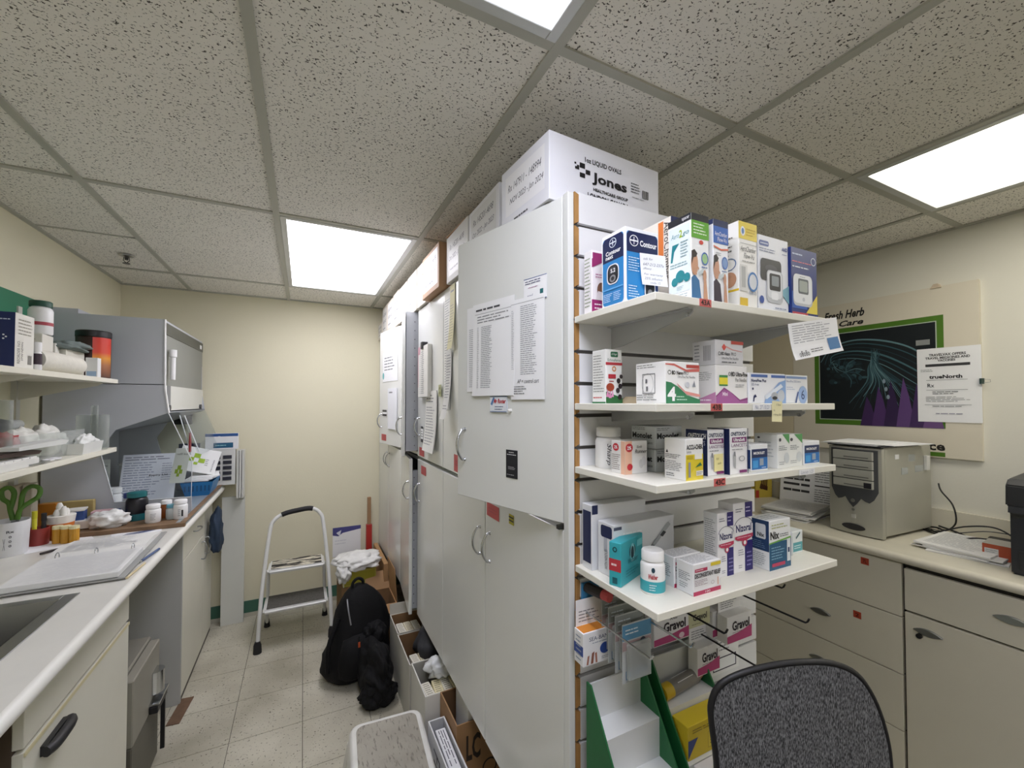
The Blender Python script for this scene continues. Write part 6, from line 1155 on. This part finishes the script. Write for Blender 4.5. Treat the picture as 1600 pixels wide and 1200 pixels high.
lump('towel', 'crumpled white towels heaped on the olive yellow box', (.36, 3.24, .395), .155, .15, .055, '#e6e6e2', 'towel', 14, .35, .85, 2.4)
lump('towel', 'white towel sliding off the left of the olive yellow box', (.265, 3.18, .33), .05, .10, .07, '#dcdcd8', 'towel', 17, .3, .85, 2.4)
t = thing('pole', 'brown wooden pole with a red lower sleeve leaning in the far corner', 'pole', (.488, 3.61, 0))
G().box(-.014, .014, -.012, .012, .58, .80, mat('#9c7a58', .6, var=.1)).build('wooden_shaft', t, bevel=.002); G().box(-.022, .022, -.018, .018, .0, .58, mat('#b3322c', .45)).build('red_sleeve', t, bevel=.003)
sheet('calendar', 'white calendar sheet with a purple picture strip low on the back wall', (.218, 3.655, .335), (1, 0, 0), (0, 0, 1), .212, .235, [('p',[(0,1),(1,1),(1,.88),(.35,.8),(.2,.7),(0,.75)],'#4a4a86'),('p',[(.12,.82),(.3,.9),(.25,.7)],'#d8d8e4'),('l',.08,.4,.5,.6,2,'#dcdde2')], cat='calendar')
# backpack
def bodyloft(name, rings, m, parent=None, seg=22, amp=.08, seed=1):
    g = G(); R_ = []
    for (cx, cy, z, rx, ry) in rings:
        r = []
        for i in range(seg):
            a = 2*math.pi*i/seg; q = 1 + amp*mnoise.noise(Vector((math.cos(a)*1.6, math.sin(a)*1.6, z*7 + seed)))
            r.append((cx + rx*q*math.copysign(abs(math.cos(a))**.8, math.cos(a)), cy + ry*q*math.copysign(abs(math.sin(a))**.8, math.sin(a)), z))
        R_.append(r)
    loft(g, R_, m); return g.build(name, parent, smooth=70)
BK = mat('#09090b', .8, var=.15, vs=30, bump=.3, bs=50, spec=.3)
t = thing('backpack', 'black backpack with an orange zip pull standing on the aisle floor', 'backpack', (.305, 2.64, 0), R(12))
bodyloft('body', [(0, 0, .0, .14, .10), (0, 0, .02, .175, .12), (-.01, 0, .07, .19, .13), (-.01, 0, .13, .185, .13), (0, 0, .19, .17, .12), (.01, 0, .25, .165, .115), (.01, .01, .31, .15, .10), (.01, .015, .36, .14, .09), (.01, .02, .41, .115, .075), (.01, .03, .445, .085, .06), (.01, .035, .475, .05, .04), (.01, .035, .49, .015, .02)], BK, t, seg=40, seed=2, amp=.14)
bodyloft('front_pocket', [(-.02, -.10, .04, .10, .04), (-.02, -.12, .07, .13, .05), (-.02, -.125, .12, .13, .05), (-.02, -.125, .18, .125, .05), (-.02, -.11, .25, .10, .04), (-.02, -.10, .265, .05, .02)], BK, t, seg=30, seed=5, amp=.12)
G().tube(smoothpath([(-.03, .03, .45), (-.03, .03, .50), (.0, .03, .525), (.03, .03, .505), (.03, .03, .46)], 5), .009, BK, 8).build('top_loop', t, smooth=60)
G().tube(smoothpath([(-.075, -.02, .44), (-.085, -.075, .40), (-.08, -.105, .33)], 5), .004, mat('#8c8c90', .4, .5), 6).build('zip', t, smooth=60)
zp = G().box(-.06, -.052, -.171, -.167, .255, .285, CHROME).build('zip_pull', t); G().box(-.061, -.051, -.174, -.170, .23, .258, mat('#c8562c', .5)).build('pull_tab', zp)
G().tube(smoothpath([(-.13, -.05, .36), (-.19, -.08, .24), (-.195, -.08, .10)], 5), .013, BK, 8).build('shoulder_strap', t, smooth=60)
def rumple(name, parent, c, rx, ry, rz, seed, amp=.26, fr=1.5):
    bm = bmesh.new(); bmesh.ops.create_icosphere(bm, subdivisions=5, radius=1)
    for v in bm.verts:
        p = v.co.copy(); q = 1 + amp * (mnoise.fractal(p * fr + Vector((seed*3.7, seed, 0)), 1.0, 2.0, 2)) - .16 * abs(mnoise.noise(p * 3.2 + Vector((seed, 0, 0))))
        v.co = Vector((p.x * rx * q, p.y * ry * q, max(p.z * rz * q, -rz * .75)))
    me = bpy.data.meshes.new(name); bm.to_mesh(me); bm.free(); me.materials.append(BK); me.shade_smooth()
    o = bpy.data.objects.new(name, me); C.objects.link(o); o.parent = parent; o.location = (c[0], c[1], c[2] + rz*.75); return o
t = thing('jacket', 'black jacket slumped over the floor beside the backpack', 'jacket', (.365, 2.42, 0), R(6))
rumple('jacket_body', t, (0, 0, 0), .085, .20, .155, 9)
rumple('sleeve', t, (-.01, -.11, 0), .10, .075, .07, 12)
rumple('hood', t, (.02, .12, .17), .07, .08, .085, 15)
